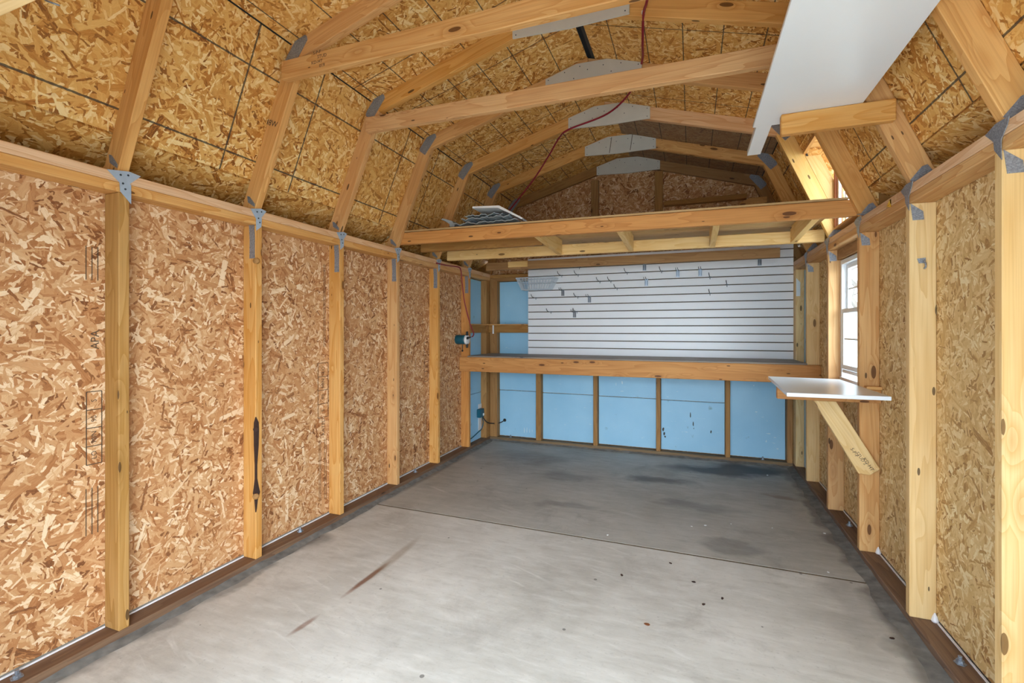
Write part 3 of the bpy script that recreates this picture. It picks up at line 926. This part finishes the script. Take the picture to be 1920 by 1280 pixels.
def tie(side, y, parent, k):
    """galvanised rafter tie: flat plate on the wall plate, wing on the rafter, tab on the stud"""
    f = [(-.041, .074), (.034, .088), (.076, .082), (.036, .040), (.041, .037), (.041, -.038), (.003, .003), (.001, .036)]
    if side == 'L':
        pts = [(y+a, HL+b2) for a, b2 in f]
        if k > 0:
            pts = [(y+a*.8, HL+b2) for a, b2 in f[:5]] + [(y+.03, HL-.005), (y+.0, HL-.03), (y-.001, HL+.03)]
        o = yz_prism('rafter_tie', pts, .0022, .0042, GALV_SKYLIT, parent)
        for a, b2 in ((.004, .066), (.03, .072), (.012, .035), (.02, .015)):
            lathe('nail_head', [(.004, 0), (.004, .0015), (.002, .002)], (.0042, y+a, HL+b2), (1, 0, 0), WIRE, o, 6)
        xz_prism('tie_wing', [(-.058, HL+.152), (-.04, HL+.146), (-.004, HL+.105), (-.008, HL+.092), (-.052, HL+.118)], y-.0025, y-.0008, GALV, parent, bev=0)
        if k > 0:
            xz_prism('stud_tab', [(-.05, HL+.07), (-.012, HL+.03), (-.006, HL-.06), (-.006, HL-.17), (-.042, HL-.17), (-.04, HL-.08)], y-.0022, y-.0004, GALV, parent, bev=0)
    else:
        pts = [(y+.076, HR+.070), (y+.024, HR+.084), (y-.023, HR+.082), (y-.040, HR+.082), (y-.03, HR+.06), (y-.002, HR+.028), (y-.002, HR+.004), (y-.005, HR-.03), (y+.03, HR+.009), (y+.034, HR+.035)]
        yz_prism('rafter_tie', pts, W-.0042, W-.0022, GALV, parent)
        xz_prism('tie_wing', [(W+.058, HR+.152), (W+.04, HR+.146), (W+.0, HR+.092), (W+.02, HR+.086), (W+.075, HR+.125)], y-.0025, y-.0008, GALV, parent, bev=0)
        xz_prism('stud_tab', [(W+.002, HR-.001), (W+.044, HR-.036), (W+.047, HR-.07), (W+.010, HR-.07)], y-.0022, y-.0004, GALV, parent, bev=0)

TRUSS_LABEL = ['nearest roof truss, rising out of the top of the frame beside the first left stud',
               'second roof truss from the camera, crossed by a collar tie with a black stamp',
               'third roof truss from the camera, its collar tie passing behind the white overhead shelf',
               'fourth roof truss, standing over the front beam of the storage loft',
               'fifth roof truss, with the red cord running across its pale ridge gusset',
               'sixth roof truss, between the red cord gusset truss and the back gable truss',
               'last roof truss, flat against the back gable wall']
trusses = []
for k in range(0, 7):
    y = SY(k) if k < 6 else 4.751
    tr = thing('roof_truss', (AP, y, 1.82), TRUSS_LABEL[k], 'roof truss', 'gambrel roof trusses')
    trusses.append(tr)
    m = PINE_ROOF if k < 6 else PINE_OLD
    th = .038 if k < 6 else .036
    lo = lambda z, o: ((z-1.84)/S1 - (0 if o == 0 else .097), z)
    zb = HL+.0775
    zr = HR+.0775 + .0145
    low = [lo(zb, 0), KN_I, KN_O, lo(zb, 1)]
    lowr = [lo(zr, 0), KN_I, KN_O, lo(zr, 1)]
    up = [KN_I, (AP-.0004, AP_B), (AP-.0004, AP_T), KN_O]
    dl, du = Vector((1, 0, S1)), Vector((1, 0, S2))
    r1 = xz_prism('lower_rafter', low, y, y+th, m, tr, along=dl)
    xz_prism('upper_rafter', up, y, y+th, m, tr, along=du)
    xz_prism('upper_rafter', [T(mir(p)) for p in up][::-1], y, y+th, m if k != 4 else PINE_RED, tr, along=(-1, 0, S2))
    xz_prism('lower_rafter', [T(mir(p)) for p in lowr][::-1], y, y+th, m if k != 4 else PINE_PALE, tr, along=(-1, 0, S1))  # fifth truss: paler wood stands in for dormer daylight on this rafter
    if k == 4:   # doubled member beside the dormer
        zd = 2.37
        sft = [((zr-1.84)/S1-.0975, zr), ((zd-1.84)/S1-.0975, zd), ((zd-1.84)/S1-.185, zd), ((zr-1.84)/S1-.185, zr)]
        xz_prism('sister_rafter', [T(mir(p)) for p in sft][::-1], y, y+th, PINE_PALE, tr, along=(-1, 0, S1))  # dormer daylight painted in by the paler wood here too
    for rt in (False, True):
        knee_plate(y, rt, tr)
    gy = y-.0125
    if k > 0:
        g = [(1.17, 2.778), (1.17, 2.862), (1.375, 2.921), (1.58, 2.915), (1.785, 2.850), (1.785, 2.764), (1.48, 2.762)]
        if k >= 2:
            go = xz_prism('ridge_gusset', g, gy, y-.0008, GUSSET, tr, bev=.001)
            for gx, gz in ((1.19, 2.85), (1.19, 2.79), (1.30, 2.88), (1.36, 2.83), (1.40, 2.90), (1.45, 2.87), (1.55, 2.88), (1.60, 2.83), (1.66, 2.87), (1.765, 2.84), (1.765, 2.78)):
                lathe('nail_head', [(.0035, 0), (.0035, .0012), (.0015, .0016)], (gx, gy, gz), (0, -1, 0), WIRE, go, 6)
            if k == 5:
                for x in (1.39, 1.57):
                    bar('seam_line', (x, gy-.0004, 2.775), (x+.02, gy-.0004, 2.912), (1, 0, 0), .005, .0006, INK, go, 0)
        else:
            xz_prism('ridge_gusset', g, gy, y-.0008, GUSSET, tr, bev=.001)
    # tail blocks at the eaves and ties to the walls
    if k < 6:
        xz_prism('tail_block', [(-.088, zb+.001), (-.088+.02, zb+.11), (-.125, zb+.075), (-.29, zb-.005), (-.29, zb-.03), (-.128, zb-.03)], y+.0385, y+.052, OSB_ROOF, tr, bev=0)
        xz_prism('tail_block', [T(mir(p)) for p in [(-.088, zr+.001), (-.068, zr+.11), (-.125, zr+.075), (-.29, zr-.005), (-.29, zr-.03), (-.128, zr-.03)]][::-1], y+.0385, y+.052, OSB_ROOF, tr, bev=0)
        tie('L', y, tr, k)
        tie('R', y, tr, k)
    if k == 1:
        bar('collar_tie', (.212, y-.0195-.0005, 2.466), (2.66, y-.0195-.0005, 2.432), (0, 0, 1), .089, .038, PINE, tr, .003)
    if k == 2:
        bar('collar_tie', (.226, y-.0195-.0005, 2.450), (2.66, y-.0195-.0005, 2.412), (0, 0, 1), .089, .038, PINE, tr, .003)
ct = [o for o in bpy.data.objects if o.name.startswith('collar_tie')][0]
for i, tx in enumerate(('S-P-F', 'STUD', 'KD-HT', '019')):
    lettering(tx, (.435+.03*(i % 2), SY(1)-.0396, 2.505-.022*i), .022, (1, 0, -.014), (0, 0, 1), INK, ct)
tl1 = [c for c in trusses[1].children if c.name.startswith('lower_rafter')][0]
d = Vector((1, 0, S1)).normalized()
lettering('IA 48W', (.085, SY(1)-.0006, 2.25), .04, (.9, 0, -.35), (.35, 0, .9), INK, tl1)

# front ceiling joist in the top left corner of the picture
cj = bx('ceiling_joist', .0, W, 0.456, .494, HL+.0765, HL+.166, PINE_PALE, None, 'x', .003)
tag(cj, 'pale wooden joist cutting across the top left corner, nearest the camera', 'joist')

# ------------------------------------------------------------------ storage loft
loft = thing('storage_loft', (AP, 3.6, 1.81), 'wooden storage loft of joists and plywood deck across the back of the shed', 'loft')
yb = SY(3)+.0385
bar('front_beam', (-.05, yb+.019, 1.900), (W+.03, yb+.019, 1.866), (0, 0, 1), .089, .038, PINE_BENCH, loft, .003)
bar('joist', (.045, SY(4)+.0775+.019, 1.862), (W, SY(4)+.0775+.019, 1.838), (0, 0, 1), .082, .038, PINE_PALE, loft, .003)
bar('joist', (.17, SY(5)+.058, 1.831), (2.728, SY(5)+.058, 1.823), (0, 0, 1), .078, .036, PINE_OLD, loft, .003)
bx('filler_block', .406, .607, SY(5)+.0285, SY(5)+.0395, 1.812, 1.868, PINE_PALE, loft)
bar('joist', (.03, SY(3)+.30, 1.868), (1.055, SY(3)+.30, 1.860), (0, 0, 1), .07, .036, PINE_OLD, loft, .003)
for x in (1.06, 1.62, 2.19, 2.70):
    zt = 1.8995-.0117*x
    zj = 1.862-.0083*x
    prism('blocking', [(x, yb+.039, zt-.044), (x, SY(4)+.0765, zj-.040), (x, SY(4)+.0765, zt+.043), (x, yb+.039, zt+.043)], (0, 1, 0), (0, 0, 1), (1, 0, 0), .038, PINE_PALE, loft)
deck_pts = [(.04, 1.9455), (W-.04, 1.9125), (W-.04, 1.9235), (.04, 1.9565)]
xz_prism('deck_panel', deck_pts, yb-.008, SY(4)+.02, PLYDECK, loft, bev=0)
xz_prism('deck_panel', deck_pts, SY(4)+.022, SY(5)+.09, PLYDECK, loft, bev=0)

# things stored on the loft
def corrugated(x0, x1, y, z, depth, amp, wl_, s, label, tilt=0, parent=None):
    rs = random.Random(s)
    bm = bmesh.new()
    n = 48
    rows = []
    for j in range(5):
        row = []
        for i in range(n+1):
            t = i/n
            x = (x1-x0)*t
            zz = amp*math.sin(2*PI*x/wl_ + s)*(.7+.3*math.sin(5*t+s)) + .35*amp*math.sin(2*PI*x/(wl_*.37)+2*s) + tilt*x
            row.append((x, depth*j/4, zz + .006*math.sin(j*1.7+s)))
        rows.append(row)
    th = .006
    top = [[bm.verts.new((a, b2, c+th)) for a, b2, c in r] for r in rows]
    bot = [[bm.verts.new((a, b2, c)) for a, b2, c in r] for r in rows]
    for j in range(4):
        for i in range(n):
            bm.faces.new((top[j][i], top[j][i+1], top[j+1][i+1], top[j+1][i]))
            bm.faces.new((bot[j][i], bot[j+1][i], bot[j+1][i+1], bot[j][i+1]))
    for i in range(n):
        bm.faces.new((top[0][i], bot[0][i], bot[0][i+1], top[0][i+1]))
        bm.faces.new((top[4][i], top[4][i+1], bot[4][i+1], bot[4][i]))
    for j in range(4):
        bm.faces.new((top[j][0], top[j+1][0], bot[j+1][0], bot[j][0]))
        bm.faces.new((top[j][n], bot[j][n], bot[j+1][n], top[j+1][n]))
    o = link('corrugated_sheet', to_mesh(bm, 'corrugated_sheet'), Matrix.Translation((x0, y, z)), CORRG)
    return tag(o, label, 'roofing sheet', 'corrugated sheets on the loft')
corrugated(.43, .94, 3.04, 1.972, .40, .008, .12, 1, 'lowest crumpled grey corrugated sheet of the stack on the loft', -.01)
corrugated(.50, .88, 3.05, 2.007, .36, .008, .10, 2.3, 'middle grey corrugated sheet of the stack on the loft', -.01)
corrugated(.52, .82, 3.07, 2.042, .34, .007, .09, 4.1, 'uppermost grey corrugated sheet under the white trim on the loft', -.015)
o = xz_prism('trim_board', [(.60, 2.081), (.80, 2.067), (.975, 1.972), (.985, 1.980), (.808, 2.082), (.602, 2.094)], 3.03, 3.24, VINYL, None, along=(1, 0, 0), bev=.001)
tag(o, 'white angled trim piece lying on top of the corrugated stack', 'trim')
o = xz_prism('gutter_piece', [(.325, 2.030), (.34, 2.038), (.42, 2.012), (.445, 1.974), (.435, 1.966), (.40, 1.968), (.40, 1.99), (.36, 2.018)], 3.06, 3.30, CORRG, None, bev=.001)
tag(o, 'small folded grey metal piece left of the corrugated stack', 'metal scrap')

# ------------------------------------------------------------------ workbench across the back
wbn = thing('workbench', (AP, 4.45, .79), 'long wooden workbench under the slatwall with an orange pine front beam', 'workbench')
bx('front_beam', -.086, W+.0885, 4.150, SY(5)-.0008, .797, .938, PINE_BENCH, wbn, 'x', .003)
bx('bench_top', .002, W-.002, 4.150, YB-.0005, .9385, .951, BENCHTOP, wbn, 'x', .002)
bx('back_ledger', .09, W-.05, YB-.040, YB-.0008, .848, .9375, PINE_OLD, wbn, 'x')
for x in (.62, 1.25, 1.87, 2.45):
    bx('cross_rail', x, x+.038, SY(5)+.0005, YB-.0405, .848, .9375, PINE_OLD, wbn, 'y')

# ------------------------------------------------------------------ slatwall, hooks and basket
sl = thing('slatwall', (1.68, 4.69, .952), 'white slatwall panel of grooved boards above the workbench', 'slatwall')
SX0, SX1, SZ0, SP = .455, W-.002, .952, .0745
bx('core_board', SX0+.001, SX1-.001, 4.690, YB-.0008, SZ0, 1.955, SLATG, sl, 'x', 0)
zz = SZ0
i = 0
while zz < 1.95:
    z1 = min(zz+SP-.009, 1.956)
    if z1-zz > .02:
        bx('slat', SX0, SX1, 4.676, 4.6895, zz, z1, SLATW, sl, 'x', .001)
    zz += SP
gz = lambda z: SZ0 + SP*round((z-SZ0+.0045)/SP) - .0045      # nearest groove
HOOKS = [(.823, 1.761, 'hook beside the right end of the wire basket, upper of the pair'), (.995, 1.757, 'hook in the basket-height groove, second right of the wire basket'),
         (1.216, 1.688, 'long hook one groove below and right of the basket-height pair'), (1.324, 1.684, 'short hook next to the long hook, a hand to its right'),
         (1.385, 1.612, 'hook just below the short hook, one groove lower'), (1.482, 1.766, 'single hook left of the first chrome bracket of the upper row'),
         (.544, 1.547, 'lone hook at the left edge of the slatwall below the basket'), (.991, 1.541, 'hook between two faceplate hooks under the basket-height pair'),
         (.708, 1.393, 'lowest left hook, by itself in the groove above the shelf line'), (.983, 1.392, 'hook right above the lowest faceplate hook'),
         (1.008, 1.837, 'hook half hidden under the loft joist'), (1.803, 1.758, 'hook standing between the upper chrome brackets'),
         (2.228, 1.682, 'upper of the two right-hand hooks in one column'), (2.37, 1.602, 'hook furthest to the right on the slatwall'), (2.228, 1.535, 'lower of the two right-hand hooks in one column')]
def hook_mesh():
    bm = bmesh.new()
    pts = [(0, .002, 0), (0, -.02, -.002), (-.004, -.06, -.002), (-.008, -.10, .004), (-.012, -.118, .016), (-.014, -.124, .03)]
    tube(bm, spline(pts, 3), .0032, 6)
    add_box(bm, (-.012, -.003, -.004), (.012, .0, .004))
    tube(bm, [(0, -.003, 0), (.001, -.006, -.02)], .0026, 5)
    return to_mesh(bm, 'hook')
HM = hook_mesh()
HM.materials.append(WIRE)
for x, z, lab in HOOKS:
    o = link('slatwall_hook', HM, Matrix.Translation((x, 4.6752, gz(z))), None)
    tag(o, 'grey wire ' + lab, 'hook', 'wire hooks on the slatwall')
PLATES = [(.834, 1.611, 'below the wire basket'), (1.11, 1.538, 'diagonally below right of the one under the basket'), (.957, 1.389, 'lowest on the slatwall'),
          (1.646, 1.84, 'just under the loft joist, right of the middle'), (1.663, 1.70, 'directly below another bracket, right of the middle'),
          (1.949, 1.764, 'left of the neighbouring pair on the upper right'), (2.145, 1.762, 'right of the neighbouring pair on the upper right'), (2.636, 1.819, 'at the far right under the loft joist end')]
def plate_parts():
    bm = bmesh.new()
    add_box(bm, (-.016, -.0035, -.062), (.016, -.0005, .006))
    a = to_mesh(bm, 'bracket_plate')
    bm = bmesh.new()
    for s in (-1, 1):
        tube(bm, spline([(s*.009, -.003, -.006), (s*.009, -.05, -.008), (s*.009-.006, -.085, .0), (s*.009-.008, -.095, .016)], 3), .0026, 6)
        tube(bm, [(s*.009, -.0045, -.012), (s*.009, -.0045, -.055)], .002, 6)
    b2 = to_mesh(bm, 'bracket_prong')
    a.materials.append(CHROME)
    b2.materials.append(WIRE)
    return a, b2
PA, PB = plate_parts()
for x, z, lab in PLATES:
    t = thing('slatwall_bracket', (x, 4.6752, gz(z)), 'chrome faceplate hook ' + lab, 'hook', 'faceplate hooks on the slatwall')
    link('faceplate', PA, Matrix.Translation((x, 4.6752, gz(z))), None, t)
    link('prong', PB, Matrix.Translation((x, 4.6752, gz(z))), None, t)

bk = thing('wire_basket', (.585, 4.60, 1.625), 'white wire basket hanging at the upper left of the slatwall', 'basket')
def rim(z, x0, x1, y0, y1, r):
    bm = bmesh.new()
    tube(bm, [(x0, y0, z), (x1, y0, z), (x1, y1, z), (x0, y1, z), (x0, y0, z)], r, 5)
    return link('rim', to_mesh(bm, 'rim'), Matrix.Identity(4), CLEARP, bk)
TX0, TX1, TY0, TY1 = .385, .785, 4.50, 4.672
BX0, BX1, BY0, BY1 = .43, .725, 4.54, 4.66
rim(1.737, TX0, TX1, TY0, TY1, .006)
rim(1.690, TX0+.015, TX1-.02, TY0+.012, TY1-.004, .003)
rim(1.622, BX0, BX1, BY0, BY1, .004)
def basket_wire(a, b2, r=.0028):
    bm = bmesh.new()
    tube(bm, [a, b2], r, 5)
    link('wire', to_mesh(bm, 'wire'), Matrix.Identity(4), CLEARP, bk)
for i in range(13):
    t = i/12
    basket_wire((TX0+(TX1-TX0)*t, TY0, 1.737), (BX0+(BX1-BX0)*t, BY0, 1.622))
    basket_wire((TX0+(TX1-TX0)*t, TY1, 1.737), (BX0+(BX1-BX0)*t, BY1, 1.622))
    basket_wire((BX0+(BX1-BX0)*t, BY0, 1.621), (BX0+(BX1-BX0)*t, BY1, 1.621))
for i in range(1, 6):
    t = i/6
    basket_wire((TX0, TY0+(TY1-TY0)*t, 1.737), (BX0, BY0+(BY1-BY0)*t, 1.622))
    basket_wire((TX1, TY0+(TY1-TY0)*t, 1.737), (BX1, BY0+(BY1-BY0)*t, 1.622))

# ------------------------------------------------------------------ corner shelf on the left
cs = thing('corner_shelf', (.2, 4.6, 1.17), 'small wooden corner shelf rail between the left wall and the slatwall', 'shelf')
bx('back_rail', .002, SX0-.002, YB-.0385, YB-.0008, 1.176, 1.258, PINE_OLD, cs, 'x')
bx('side_rail', -.038, -.0008, SY(5)+.039, 4.616, 1.176, 1.258, PINE_OLD, cs, 'y')
bx('shelf_board', .0, SX0-.002, 4.62, YB-.001, 1.2585, 1.268, PINE, cs, 'x')
bx('shelf_board', -.06, -.0005, SY(5)+.039, 4.616, 1.2585, 1.268, PINE, cs, 'y')
o = bx('bracket', .05, .066, YB-.0425, YB-.0392, 1.165, 1.257, WPLAST, cs, 'z')
o['label'] = 'white shelf bracket'

# small white bracket card beside the right edge of the slatwall
o = xz_prism('angle_bracket', [(W+.004, 1.495), (W+.034, 1.495), (W+.034, 1.612), (W+.004, 1.65)], 4.594, 4.5994, WPLAST, None, bev=.0005)
tag(o, 'small white notched plate on the corner stud right of the slatwall', 'bracket')

# ------------------------------------------------------------------ white shelf under the window
ws = thing('wall_shelf', (2.75, 2.9, .82), 'white shelf board on a diagonal wooden brace under the window', 'shelf')
prism('shelf_top', [(2.487, 2.505, .896), (2.893, 2.520, .896), (2.893, 3.30, .896), (2.524, 3.345, .896)], (0, 1, 0), (-1, 0, 0), (0, 0, 1), .018, WHITE, ws, .0015)
bx('arm', 2.512, W+.084, SY(3)-.0385, SY(3)-.0006, .828, .8955, PINE_BENCH, ws, 'x')
bx('cleat', W+.020, W+.0885, SY(3)-.0385, SY(3)-.0006, .8965, .914, PINE, ws, 'x')
xz_prism('brace', [(2.685, .8275), (2.788, .8275), (2.980, .489), (2.937, .452), (2.886, .456)], SY(3)-.0392, SY(3)-.0008, PINE_PALE, ws, along=(.26, 0, -.42), bev=.003)
br = [c for c in ws.children if c.name.startswith('brace')][0]
for i, (tx, sz) in enumerate((('S-P-F', .024), ('STUD 2', .022), ('KD-HT', .024))):
    lettering(tx, (2.868+.03*i, SY(3)-.0394, .565-.028*i), sz, (.52, 0, -.85), (.85, 0, .52), INK, br)

# ------------------------------------------------------------------ white overhead shelf
os_ = thing('overhead_shelf', (2.53, 1.8, 2.15), 'long white board resting overhead on a short wooden cleat at the right', 'shelf')
bx('shelf_panel', 2.337, 2.735, 1.08, 2.437, 2.149, 2.165, WHITE, os_, 'y', .0015)
bx('support_strip', 2.356, 2.421, 1.15, 2.865, 2.1655, 2.192, WHITE, os_, 'y', .001)
for k in (0, 2):
    bar('cleat', (2.436, SY(k)-.0195, 2.104), (2.846, SY(k)-.0195, 2.104), (0, 0, 1), .088, .038, PINE, os_, .004)

# ------------------------------------------------------------------ window
win = thing('window_1', (W+.08, (wy0+wy1)/2, wz0), 'white double hung window in the right wall above the white shelf', 'window', kind='structure')
fx0, fx1 = W+.066, W+.118
bx('frame_jamb', fx0, fx1, wy0+.001, wy0+.03, wz0+.001, wz1-.001, VINYL, win, 'z')
bx('frame_jamb', fx0, fx1, wy1-.03, wy1-.001, wz0+.001, wz1-.001, VINYL, win, 'z')
bx('frame_head', fx0, fx1, wy0+.031, wy1-.031, wz1-.03, wz1-.001, VINYL, win, 'y')
bx('frame_sill', fx0-.012, fx1, wy0+.031, wy1-.031, wz0+.001, wz0+.024, VINYL, win, 'y')
mz = 1.325
def sash(x0, x1, z0, z1):
    s = thing('sash_', (x0, (wy0+wy1)/2, z0), None, None)
    s.name = 'sash'
    WM[s.name] = Matrix.Translation((x0, (wy0+wy1)/2, z0))
    s.parent = win
    s.matrix_basis = WM[win.name].inverted() @ WM[s.name]
    y0, y1 = wy0+.032, wy1-.032
    bx('stile', x0, x1, y0, y0+.024, z0, z1, VINYL, s, 'z')
    bx('stile', x0, x1, y1-.024, y1, z0, z1, VINYL, s, 'z')
    bx('rail', x0, x1, y0+.0245, y1-.0245, z0, z0+.028, VINYL, s, 'y')
    bx('rail', x0, x1, y0+.0245, y1-.0245, z1-.028, z1, VINYL, s, 'y')
    xm = (x0+x1)/2
    bx('pane', xm-.0015, xm+.0015, y0+.023, y1-.023, z0+.027, z1-.027, GLASS, s, 'z', 0)
    yc, zc = (y0+y1)/2, (z0+z1)/2
    bx('muntin', xm-.005, xm+.005, yc-.006, yc+.006, z0+.0285, z1-.0285, VINYL, s, 'z', .001)
    bx('muntin', xm-.004, xm+.004, y0+.025, y1-.025, zc-.006, zc+.006, VINYL, s, 'y', .001)
sash(fx0+.026, fx0+.046, mz-.014, wz1-.032)
sash(fx0+.002, fx0+.022, wz0+.075, mz+.016)
bx('lift_rail', fx0+.004, fx0+.02, wy0+.034, wy1-.034, wz0+.05, wz0+.072, VINYL, win, 'y')

# ------------------------------------------------------------------ router, cords, outlet
pt = thing('power_tool', (0, 4.10, 1.11), 'teal power tool with white collar hanging on the left wall above the bench end', 'power tool')
lathe('motor_body', [(.030, -.012), (.043, -.004), (.046, .02), (.046, .078), (.044, .10)], (-.088, 4.098, 1.112), (1, 0, .0), TEAL, pt, 18)
lathe('collar', [(.046, 0), (.047, .002), (.047, .020), (.044, .023)], (.0125, 4.098, 1.110), (1, 0, 0), WPLAST, pt, 18)
for s in (-1, 1):
    lathe('side_handle', [(.012, 0), (.014, .012), (.010, .026), (.013, .034), (.006, .040)], (.028, 4.092, 1.112+s*.040), (0, 0, s), BLACK, pt, 10)
lathe('cord_boot', [(.013, 0), (.012, .014), (.008, .03), (.006, .045)], (.034, 4.075, 1.126), (1, 0, .25), BLACK, pt, 10)
tube_obj('guide_rod', [(-.012, 4.075, 1.066), (-.010, 4.070, 1.01)], .004, WIRE, pt)
lathe('rod_knob', [(.004, 0), (.010, .004), (.010, .014), (.004, .018)], (-.0095, 4.069, 1.013), (.0, -.1, -1), BLACK, pt, 10)
for c in pt.children:
    smooth(c)
rc = thing('red_cord', (1.85, 2.36, 2.7), 'dark red cord strung from truss to truss under the ridge and down to the loft', 'cord')
tube_obj('cord', spline([(1.93, 1.60, 2.80), (1.90, 2.05, 2.66), (1.853, 2.345, 2.738), (1.82, 2.65, 2.775), (1.789, 2.935, 2.838), (1.70, 3.25, 2.845), (1.50, 3.46, 2.80),
                         (1.179, 3.555, 2.768), (1.07, 3.66, 2.755), (.963, 3.75, 2.668), (.786, 3.86, 2.512), (.541, 3.98, 2.328), (.33, 4.06, 2.15), (.24, 4.09, 2.03)], 8), .0065, REDCORD, rc)
for p in ((1.853, 2.340, 2.742),):
    bx('staple', p[0]-.008, p[0]+.008, p[1]-.008, p[1]+.004, p[2]-.006, p[2]+.010, WPLAST, rc)
wc = tube_obj('extension_cord', spline([(.015, 3.53, 1.783), (.012, 3.75, 1.79), (.012, 3.95, 1.80), (.014, 3.99, 1.77), (.012, 4.01, 1.70), (.012, 4.035, 1.60), (.012, 4.062, 1.50),
                                   (.03, 4.09, 1.37), (.062, 4.11, 1.24), (.098, 4.095, 1.175), (.098, 4.08, 1.148), (.086, 4.075, 1.139)], 8), .0055, REDCORD)
tag(wc, 'dark red cord hanging down the left wall to the teal power tool', 'cord')

ob = thing('outlet_box', (-.02, 4.56, .34), 'dark teal box plugged over a white outlet low in the left corner', 'outlet')
bx('outlet_plate', -.0615, -.056, 4.535, 4.612, .13, .41, WPLAST, ob, 'z')
bx('adapter', -.0555, -.012, 4.49, 4.585, .275, .365, TEAL, ob, 'z', .004)
bx('socket', -.0120, -.006, 4.55, 4.578, .29, .315, WPLAST, ob, 'z', .002)
tube_obj('lead', spline([(-.03, 4.56, .285), (-.02, 4.575, .22), (-.03, 4.56, .15), (-.05, 4.50, .115), (-.056, 4.36, .085), (-.056, 4.24, .085)], 6), .0055, TEAL, ob)
cb = tube_obj('black_cable', spline([(-.02, 4.57, .27), (.01, 4.60, .215), (.04, 4.69, .185), (.10, 4.755, .185), (.151, 4.768, .214)], 6), .006, BLACK)
tag(cb, 'dark cable running from the corner outlet into a hole in the blue foam', 'cable')
# thin wire across the lower left foam
# ------------------------------------------------------------------ small hardware
def nail_thing(a, b2, label, r=.0028, mat=GALV):
    o = tube_obj('nail', [a, b2], r, mat, None, 6)
    return tag(o, label, 'nail', 'long nails sticking out')
nail_thing((W+.002, 3.02, HR+.105), (W-.035, 2.74, HR+.055), 'upper of two long nails by the loft beam on the right top plate')
nail_thing((W+.0, 3.035, HR+.08), (W-.03, 2.84, HR+.042), 'lower of two long nails by the loft beam on the right top plate')
nail_thing((-.02, .93, 2.26), (-.10, .862, 2.262), 'long nail poking in at the left edge of the frame')
nail_thing((.06, .86, 2.30), (.13, .90, 2.275), 'long nail poking in at the top edge near the left corner')
yh = thing('yellow_clip', (W-.004, 2.565, HR+.045), 'yellow plastic clip on the right top plate near the loft', 'clip')
tube_obj('loop', [(W-.003, 2.585, HR+.040), (W-.003, 2.548, HR+.035), (W-.003, 2.548, HR+.062), (W-.003, 2.585, HR+.040)], .004, YELLOW, yh)
ch = thing('stud_hook', (W+.04, SY(2)-.002, 1.465), 'small grey metal hook screwed to the pale right stud', 'hook')
xz_prism('back_plate', [(W+.030, 1.478), (W+.052, 1.478), (W+.052, 1.500), (W+.024, 1.497)], SY(2)-.0026, SY(2)-.0006, GALV, ch, bev=0)
tube_obj('hook_arm', spline([(W+.045, SY(2)-.003, 1.488), (W+.046, SY(2)-.016, 1.476), (W+.046, SY(2)-.018, 1.462), (W+.046, SY(2)-.008, 1.456)], 3), .004, GALV, ch)

# flecks on the floor
CH = []
for i in range(4):
    rs = random.Random(40+i)
    bm = bmesh.new()
    n = 6
    top = [bm.verts.new((math.cos(2*PI*j/n)*(.7+.5*rs.random()), math.sin(2*PI*j/n)*(.35+.3*rs.random()), .3+.25*rs.random())) for j in range(n)]
    bot = [bm.verts.new((v.co.x*.9, v.co.y*.9, 0)) for v in top]
    bm.faces.new(top)
    bm.faces.new(bot[::-1])
    for j in range(n):
        bm.faces.new((top[j], bot[j], bot[(j+1) % n], top[(j+1) % n]))
    CH.append(to_mesh(bm, 'chip'))
def chip(x, y, r, mat, label, cat, grp, i):
    me = CH[i % 4].copy()
    o = link('floor_chip', me, Matrix.Translation((x, y, .0006)) @ Matrix.Rotation(i*1.3, 4, 'Z') @ Matrix.Diagonal((r, r, .006, 1)), mat)
    tag(o, label, cat, grp)
chip(1.90, 1.986, .014, LEAFM, 'brown leaf scrap on the pale near half of the floor', 'debris', None, 0)
chip(2.658, 4.38, .014, WPLAST, 'white crumb in the dark stain near the back right corner', 'debris', None, 1)
for i, (x, y) in enumerate(((2.807, 3.252), (2.529, 3.225), (2.072, 3.074), (1.609, 2.768), (2.706, 2.737), (2.15, 3.12), (2.30, 3.20))):
    chip(x, y, .008, WPLAST, 'tiny white chip scattered on the far slab of the floor', 'debris', 'white chips on the floor', i)
for i, (x, y) in enumerate(((2.08, 2.40), (2.20, 2.30), (1.97, 2.55), (2.12, 2.22), (1.75, 2.34), (2.804, 2.241))):
    chip(x, y, .011, BARK, 'small dark crumb scattered on the near slab of the floor', 'debris', 'dark crumbs on the floor', i)

# ------------------------------------------------------------------ bare trees beyond the window
def tree(x, y, h, s, label):
    rs = random.Random(s)
    t = thing('bare_tree', (x, y, -.12), label, 'tree', 'bare trees outside')
    bm = bmesh.new()
    def grow(p, d, L, r, lev):
        q = p + d*L
        mid = p + d*L*.5 + Vector((rs.uniform(-1, 1), rs.uniform(-1, 1), rs.uniform(-.5, .5)))*L*.07
        tube(bm, [p, mid, q], [r, r*.82, r*.62], 5, lev == 0)
        if lev >= 5:
            return
        n = 2 if lev < 1 else 3
        for i in range(n):
            a = Vector((rs.uniform(-1, 1), rs.uniform(-1, 1), rs.uniform(-.15, .75))).normalized()
            grow(q if i else mid+(q-mid)*.6, (d*.6+a*.75).normalized(), L*rs.uniform(.58, .78), r*.58, lev+1)
    grow(Vector((0, 0, 0)), Vector((.03, .02, 1)), h*.30, h*.022, 0)
    link('branches', to_mesh(bm, 'branches'), Matrix.Translation((x, y, -.12)), TREEB, t)
tree(5.0, 10.2, 5.0, 3, 'bare grey tree seen in the window panes')
tree(6.9, 16.5, 7.5, 5, 'more distant bare grey tree behind the window')
